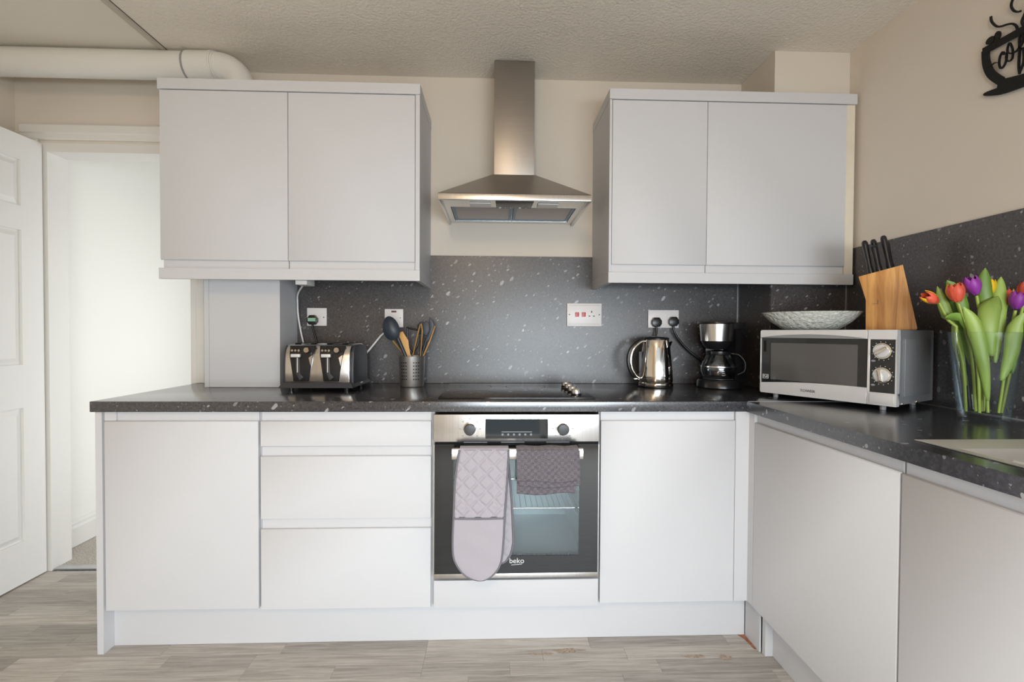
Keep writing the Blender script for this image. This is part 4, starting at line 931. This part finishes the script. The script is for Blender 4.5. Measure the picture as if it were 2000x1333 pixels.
for lab, kx, ky, L in kn_labels:
    base = Vector((kx, ky, import_top(kx)+0.0012)); ca, sa = math.cos(KA), math.sin(KA)
    wl = (KO[0]+base.x*ca-base.y*sa, KO[1]+base.x*sa+base.y*ca, KO[2]+base.z)
    kf = thing('kitchen_knife', lab, 'knife', wl, KA, 'knives in the wooden block')
    ax = tdir; sd = Vector((1, 0, 0.18)).normalized()
    ptsk = [ax*(L*t_) for t_ in (0.0, 0.08, 0.25, 0.6, 0.86, 0.95, 1.0)]
    MB().tube([tuple(p) for p in ptsk], [0.0130, 0.0138, 0.0112, 0.0120, 0.0140, 0.0130, 0.008], 12, flat=0.72).build('handle', BLACK, kf, smooth=50)
    for t_ in (0.22, 0.55, 0.88):
        c_ = ax*(L*t_); MB().disc_y(c_.x, c_.z, 0.0024, -0.0092, -0.0070, 10).build('rivet', CHROME, kf)

# ------------------------------------------------------------------ glass vase and tulips
VO = (1.430, -1.015, WT)
vs_ = MB().lathe([(0.0, 0.0006), (0.055, 0.0006), (0.0575, 0.004), (0.0600, 0.030), (0.0845, 0.2570), (0.0835, 0.2580), (0.0818, 0.2570), (0.0575, 0.032), (0.0540, 0.024), (0.0, 0.022)], (0, 0), 56, cap=False).build('glass_vase', VASEG, None, loc=VO, smooth=35)
tag(vs_, 'tall clear tapered glass vase holding tulips', 'vase')
def flower(parent, c, d, h, r, mats, seed):
    d = Vector(d).normalized(); q = Vector((0, 0, 1)).rotation_difference(d); rn = random.Random(seed)
    for k in range(6):
        a0 = 2*PI*k/6+rn.uniform(-0.15, 0.15); inner = k % 2; rr = r*(0.92 if inner else 1.0); hh = h*(1.0 if inner else 0.96)*rn.uniform(0.95, 1.05)
        def fn(u, v, a0=a0, rr=rr, hh=hh):
            prof_ = (math.sin(PI*(0.10+0.66*v))**0.8); wv = math.sin(PI*min(1, 0.06+0.94*v))**0.55 if v < 0.98 else 0.12
            if v > 0.75: wv *= max(0.10, 1-((v-0.75)/0.25)**2*0.9)
            a = a0+(u-0.5)*1.55*wv; rad = rr*prof_*(1.0-0.10*(abs(u-0.5)*2)**2)
            p = Vector((rad*math.cos(a), rad*math.sin(a), hh*v)); p.rotate(q); return Vector(c)+p
        MB().grid(fn, 6, 9).build('petal', mats[k % len(mats)], parent, smooth=70, thick=0.0006)
def in_vase(q):
    """keep leaf and stem points inside the vase wall and off the splashback"""
    q = Vector(q); r = math.hypot(q.x, q.y)
    if q.z < 0.290:
        R = 0.0575+(min(q.z, 0.250)-0.032)*(0.0818-0.0575)/0.225-0.0045
        if r > R: q.x *= R/r; q.y *= R/r
    q.x = min(q.x, 0.112)
    return q
def leaf(parent, pts, width, side, mat, name='leaf', fold=0.35, twist=0.0):
    P = bez(pts, 6); n = len(P); m = MB(); vs = []; side = Vector(side).normalized()
    for i, p in enumerate(P):
        t = (P[min(i+1, n-1)]-P[max(i-1, 0)]).normalized(); s_ = (side-t*side.dot(t)).normalized(); nn = t.cross(s_)
        u_ = i/(n-1); w_ = width*(0.10+0.90*math.sin(PI*min(0.5, u_*0.75+0.02))**0.9) if u_ < 0.75 else width*max(0.03, (1-((u_-0.75)/0.25)**1.4))*0.93
        a = twist*u_; s2 = s_*math.cos(a)+nn*math.sin(a); n2 = nn*math.cos(a)-s_*math.sin(a)
        for k in (-1, -0.5, 0, 0.5, 1): vs.append(in_vase(p+s2*w_*0.5*k+n2*w_*fold*0.5*k*k))
    fs = [(i*5+k, i*5+k+1, (i+1)*5+k+1, (i+1)*5+k) for i in range(n-1) for k in range(4)]
    N_ = len(vs); vs = vs+[v_+Vector((0.0005, 0.0006, -0.0002)) for v_ in vs]; fs = fs+[tuple(q+N_ for q in reversed(f_)) for f_ in fs]
    ring = [k for k in range(5)]+[i*5+4 for i in range(1, n)]+[(n-1)*5+k for k in (3, 2, 1, 0)]+[i*5 for i in range(n-2, 0, -1)]
    fs += [(ring[i], ring[(i+1) % len(ring)], ring[(i+1) % len(ring)]+N_, ring[i]+N_) for i in range(len(ring))]
    return m.add(vs, fs).build(name, mat, parent, smooth=80)
GT = 'tulips in the glass vase'
def tulip(label, base, mid, head, d, mats, seed, leaves=(), h=0.052, r=0.0205):
    t = thing('tulip', label, 'tulip', VO, 0, GT)
    tip = Vector(head)-Vector(d).normalized()*0.004
    MB().tube([in_vase(p_*1.0) if p_.z > 0.26 else in_vase(Vector((p_.x*1.06, p_.y*1.06, p_.z))) for p_ in bez([base, mid, tuple(tip)], 9)], 0.0040, 8).build('stem', STEM, t, smooth=60)
    flower(t, head, d, h, r, mats, seed)
    for lf_ in leaves: leaf(t, *lf_)
    return t
B = 0.0245
Rv = (0.80, -0.60, 0)     # roughly across the view from the camera
tulip('yellow and orange tulip drooping outward from vase toward microwave', (-0.034, 0.016, B), (-0.058, 0.012, 0.20), (-0.128, 0.018, 0.346), (-0.82, 0.05, 0.42), [YELPET, REDPET, REDPET], 1,
      [([(-0.036, 0.018, 0.10), (-0.058, 0.024, 0.22), (-0.085, 0.036, 0.32), (-0.108, 0.042, 0.395)], 0.028, Rv, LEAF2), ([(-0.045, -0.01, 0.235), (-0.078, -0.006, 0.296), (-0.122, 0.0, 0.300)], 0.024, (0.2, -0.5, 0.9), LEAF)], 0.050, 0.0180)
tulip('coral red tulip standing upright left of the purple one', (-0.026, -0.014, B), (-0.044, -0.018, 0.19), (-0.090, -0.006, 0.345), (-0.18, 0, 1), [REDPET], 2,
      [([(-0.014, -0.026, 0.06), (-0.045, -0.040, 0.17), (-0.060, -0.03, 0.27), (-0.085, -0.018, 0.330)], 0.034, Rv, LEAF2)], 0.056, 0.0215)
tulip('yellow tulip half hidden behind the coral red one', (-0.010, 0.012, B), (-0.020, 0.02, 0.20), (-0.062, 0.026, 0.350), (-0.22, 0.1, 1), [YELPET], 3,
      [([(-0.010, 0.03, 0.16), (-0.032, 0.03, 0.27), (-0.055, 0.03, 0.36), (-0.085, 0.035, 0.412)], 0.040, Rv, LEAF)], 0.052, 0.0200)
tulip('purple tulip at the top of the bunch near the tallest leaf', (0.000, -0.012, B), (0.000, 0.000, 0.21), (-0.026, 0.004, 0.368), (-0.42, 0, 1), [PURPLE], 4,
      [([(-0.014, -0.034, 0.19), (-0.030, -0.040, 0.26), (-0.022, -0.034, 0.325), (0.008, -0.026, 0.362)], 0.048, Rv, LEAF2),
       ([(0.010, -0.012, 0.20), (0.002, -0.010, 0.30), (-0.012, -0.006, 0.38), (-0.008, -0.004, 0.445)], 0.036, Rv, LEAF)], 0.058, 0.0215)
tulip('yellow tulip in the middle between two upright leaves', (0.006, 0.010, B), (0.008, 0.012, 0.20), (0.016, 0.012, 0.365), (0.12, 0, 1), [YELPET], 5,
      [([(0.012, -0.02, 0.17), (0.022, -0.02, 0.28), (0.030, -0.010, 0.36), (0.040, -0.004, 0.420)], 0.032, Rv, LEAF2)], 0.050, 0.0190)
tulip('yellow-orange tulip facing forward beside the purple one near picture edge', (0.014, 0.014, B), (0.034, 0.018, 0.20), (0.062, 0.008, 0.336), (0.25, 0, 1), [YELPET, REDPET, YELPET], 6,
      [([(0.010, -0.040, 0.12), (0.022, -0.054, 0.20), (0.030, -0.058, 0.26), (0.040, -0.066, 0.312)], 0.042, Rv, LEAF2, 'leaf', 0.3)], 0.050, 0.0190)
tulip('purple tulip leaning outward at the picture edge', (0.024, -0.018, B), (0.040, -0.024, 0.20), (0.048, -0.038, 0.324), (0.05, -0.15, 1), [PURPLE], 7,
      [([(0.046, -0.034, 0.14), (0.060, -0.042, 0.22), (0.066, -0.056, 0.27), (0.078, -0.076, 0.305)], 0.028, Rv, LEAF)], 0.052, 0.0200)
tulip('coral red tulip highest at the picture edge', (0.034, -0.016, B), (0.058, -0.024, 0.20), (0.084, -0.028, 0.352), (0.20, 0.0, 1), [REDPET], 8,
      [([(0.046, 0.018, 0.17), (0.064, 0.028, 0.26), (0.080, 0.034, 0.33), (0.094, 0.036, 0.39)], 0.034, Rv, LEAF2)], 0.054, 0.0205)

# ------------------------------------------------------------------ sink
sk_ = thing('sink', 'stainless steel inset sink with drainer at picture edge', 'sink', (0, 0, WT))
rz = 0.0022
m = MB().box(SKX0, SKX1, -1.362, SKY1, 0.0004, rz).box(SKX0, SKX0+0.022, SKY0, -1.362, 0.0004, rz).box(SKX1-0.03, SKX1, SKY0, -1.362, 0.0004, rz).box(SKX0+0.022, SKX1-0.03, SKY0, SKY0+0.03, 0.0004, rz).box(SKX0+0.022, SKX1-0.03, -1.80, -1.77, 0.0004, rz)
m.build('rim', SINKM, sk_, bevel=0.0009)
x0_, x1_ = SKX0+0.022, SKX1-0.03
tr = MB().add([(x0_, -1.362, 0.0015), (x1_, -1.362, 0.0015), (x1_, -1.77, 0.0015), (x0_, -1.77, 0.0015), (x0_+0.02, -1.385, -0.012), (x1_-0.02, -1.385, -0.012), (x1_-0.02, -1.75, -0.016), (x0_+0.02, -1.75, -0.016)], [(0, 1, 5, 4), (1, 2, 6, 5), (2, 3, 7, 6), (3, 0, 4, 7), (4, 5, 6, 7)])
tr.build('drainer', SINKM, sk_, smooth=30, thick=0.0008)
for i in range(7):
    xx = x0_+0.06+i*0.052; MB().tube([(xx, -1.42, -0.0115), (xx, -1.74, -0.0145)], 0.004, 8).build('drainer_ridge', SINKM, sk_, smooth=60)
bwz = MB().add([(x0_, -1.80, 0.0015), (x1_, -1.80, 0.0015), (x1_, SKY0+0.03, 0.0015), (x0_, SKY0+0.03, 0.0015), (x0_+0.03, -1.83, -0.16), (x1_-0.03, -1.83, -0.16), (x1_-0.03, SKY0+0.06, -0.16), (x0_+0.03, SKY0+0.06, -0.16)], [(0, 1, 5, 4), (1, 2, 6, 5), (2, 3, 7, 6), (3, 0, 4, 7), (4, 5, 6, 7)])
bwz.build('bowl', SINKM, sk_, thick=0.0008)

# ------------------------------------------------------------------ coffee cup sign on the side wall (plane y-z, standing 4 mm off the wall)
cs_ = thing('coffee_sign', 'black metal coffee cup wall sign with cursive lettering', 'sign', (XR-0.010, 0, 0))
YC = -1.045                   # centre line of the cup
RIB = [0]
def ribbon(m, pts, w0, t=0.0036, n=5, smooth_=True):
    RIB[0] += 1; t = t+0.00012*RIB[0]
    P = bez([(0, a, b) for a, b in pts], n) if smooth_ else [Vector((0, a, b)) for a, b in pts]
    k = len(P); L = []; R_ = []
    for i, p in enumerate(P):
        tg = (P[min(i+1, k-1)]-P[max(i-1, 0)]).normalized(); nn = Vector((0, -tg.z, tg.y)); ww = w0 if not callable(w0) else w0(i/(k-1))
        L.append(p+nn*ww/2); R_.append(p-nn*ww/2)
    vs = [(-t, q.y, q.z) for q in L]+[(-t, q.y, q.z) for q in R_]+[(0, q.y, q.z) for q in L]+[(0, q.y, q.z) for q in R_]
    fs = []
    for i in range(k-1):
        fs += [(i, i+1, k+i+1, k+i), (2*k+i, 3*k+i, 3*k+i+1, 2*k+i+1), (i, 2*k+i, 2*k+i+1, i+1), (k+i, k+i+1, 3*k+i+1, 3*k+i)]
    fs += [(0, k, 3*k, 2*k), (k-1, 3*k-1, 4*k-1, 2*k-1)]
    return m.add(vs, fs)
mir = lambda pts: [(2*YC-a, b) for a, b in pts]
m = MB()
wall_l = [(-0.8890, 2.0560), (-0.8925, 2.0120), (-0.9080, 1.9700), (-0.9400, 1.9300)]
ribbon(m, wall_l, 0.0235); ribbon(m, mir(wall_l), 0.0235)
ribbon(m, [(-0.880, 2.0540), (2*YC+0.880, 2.0450)], 0.022, smooth_=False)
ribbon(m, [(-0.930, 1.9260), (-1.0, 1.9080), (YC, 1.9030), (2*YC+1.0, 1.9080), (2*YC+0.930, 1.9260)], 0.026)
ribbon(m, [(2*YC+0.892, 2.030), (2*YC+0.850, 2.025), (2*YC+0.845, 1.985), (2*YC+0.905, 1.960)], 0.012)
m.build('cup_outline', BLACKM, cs_)
m = MB(); ribbon(m, [(-0.8859, 1.9170), (-0.92, 1.9080), (-0.96, 1.900), (YC, 1.893), (2*YC+0.96, 1.900), (2*YC+0.8859, 1.917)], lambda u_: 0.002+0.024*math.sin(PI*u_)**0.6); m.build('saucer', BLACKM, cs_)
m = MB(); 
for cy_, cz_, ry, rz_ in ((-0.9040, 2.0760, 0.014, 0.011), (-0.9250, 2.0770, 0.010, 0.014)):
    n = 18; m.prism([(cy_+ry*math.cos(2*PI*k/n), cz_+rz_*math.sin(2*PI*k/n)) for k in range(n)], -0.004, 0.0, 'x')
m.build('bean', BLACKM, cs_)
m = MB()
ribbon(m, [(-0.9034, 2.1501), (-0.9061, 2.133), (-0.9204, 2.1098), (-0.9342, 2.1000), (-0.9521, 2.0945), (-0.9674, 2.0871), (-0.9784, 2.0734), (-0.9829, 2.0570)], 0.0052)
ribbon(m, [(-0.985, 2.195), (-0.972, 2.17), (-0.9629, 2.1469), (-0.9687, 2.1271), (-0.9796, 2.1143), (-0.9901, 2.1096)], 0.0050)
ribbon(m, [(-1.020, 2.150), (-1.012, 2.12), (-1.0014, 2.0944), (-0.9945, 2.0800), (-0.9960, 2.0680), (-1.004, 2.053)], 0.0060)
ribbon(m, [(-1.06, 2.19), (-1.05, 2.15), (-1.065, 2.11), (-1.055, 2.055)], 0.0055)
ribbon(m, [(-1.11, 2.16), (-1.10, 2.12), (-1.12, 2.09), (-1.11, 2.052)], 0.0050)
m.build('steam', BLACKM, cs_)
m = MB()
ribbon(m, [(-0.9030, 1.9950), (-0.9183, 1.9983), (-0.9321, 1.9918)], 0.0022)
ribbon(m, [(-0.9440, 2.0080), (-0.9451, 2.0140), (-0.9405, 2.0185), (-0.9340, 2.0082), (-0.9322, 1.9883), (-0.9371, 1.9716), (-0.9459, 1.9737), (-0.9523, 1.9864), (-0.9539, 2.0107)], 0.0038)
ribbon(m, [(-0.9540, 2.0107), (-0.9521, 1.9934), (-0.9590, 1.9804), (-0.9697, 1.9835), (-0.9702, 2.0082), (-0.9621, 2.0334), (-0.9568, 2.0274), (-0.9560, 2.0100), (-0.9680, 1.9990), (-0.9830, 1.9990)], 0.0034)
for dy_ in (0.0, -0.026):
    ribbon(m, [(-0.9830+dy_, 1.9990), (-0.9960+dy_, 2.0131), (-0.9985+dy_, 2.0344), (-0.9930+dy_, 2.0440), (-0.9885+dy_, 2.030), (-0.9895+dy_, 1.9947), (-0.9884+dy_, 1.9528), (-0.9911+dy_, 1.9260)], 0.0046)
    ribbon(m, [(-0.9911+dy_, 1.9300), (-1.0010+dy_, 1.9550), (-1.0000+dy_, 1.9900), (-0.9900+dy_, 2.0000), (-1.0080+dy_, 1.9930)], 0.0040)
for dy_ in (0.0, -0.030):
    ribbon(m, [(-1.030+dy_, 1.9900), (-1.050+dy_, 2.0000), (-1.053+dy_, 2.0160), (-1.046+dy_, 2.0190), (-1.041+dy_, 1.9980), (-1.045+dy_, 1.9780), (-1.055+dy_, 1.9780), (-1.066+dy_, 1.9900)], 0.0038)
m.build('cursive_lettering', BLACKM, cs_)
m = MB()
for yy, zz in ((-0.8925, 2.012), (2*YC+0.8925, 2.012), (YC, 1.903)): m.tube([(0.0, yy, zz), (0.0096, yy, zz)], 0.005, 8)
m.build('wall_spacer', BLACKM, cs_)

# ------------------------------------------------------------------ unseen ceiling lamp, added for warm light from the rear of the room
cl = thing('added_ceiling_light', 'round white ceiling light, added unseen in the rear half of the kitchen', 'ceiling light', (-0.25, -3.15, ZC))
MB().lathe([(0.0, -0.070), (0.12, -0.066), (0.155, -0.050), (0.165, -0.022)], (0, 0), 40).build('diffuser', LAMPW, cl, smooth=60)
MB().lathe([(0.17, -0.022), (0.172, -0.001)], (0, 0), 40).build('base', WHITEP, cl, smooth=40)
ll = bpy.data.lights.new('added_warm_light', 'POINT'); ll.energy = 33; ll.color = (1.0, 0.74, 0.48); ll.shadow_soft_size = 0.12
lo = bpy.data.objects.new('added_warm_light', ll); COL.objects.link(lo); lo.location = (-0.25, -3.15, ZC-0.20)
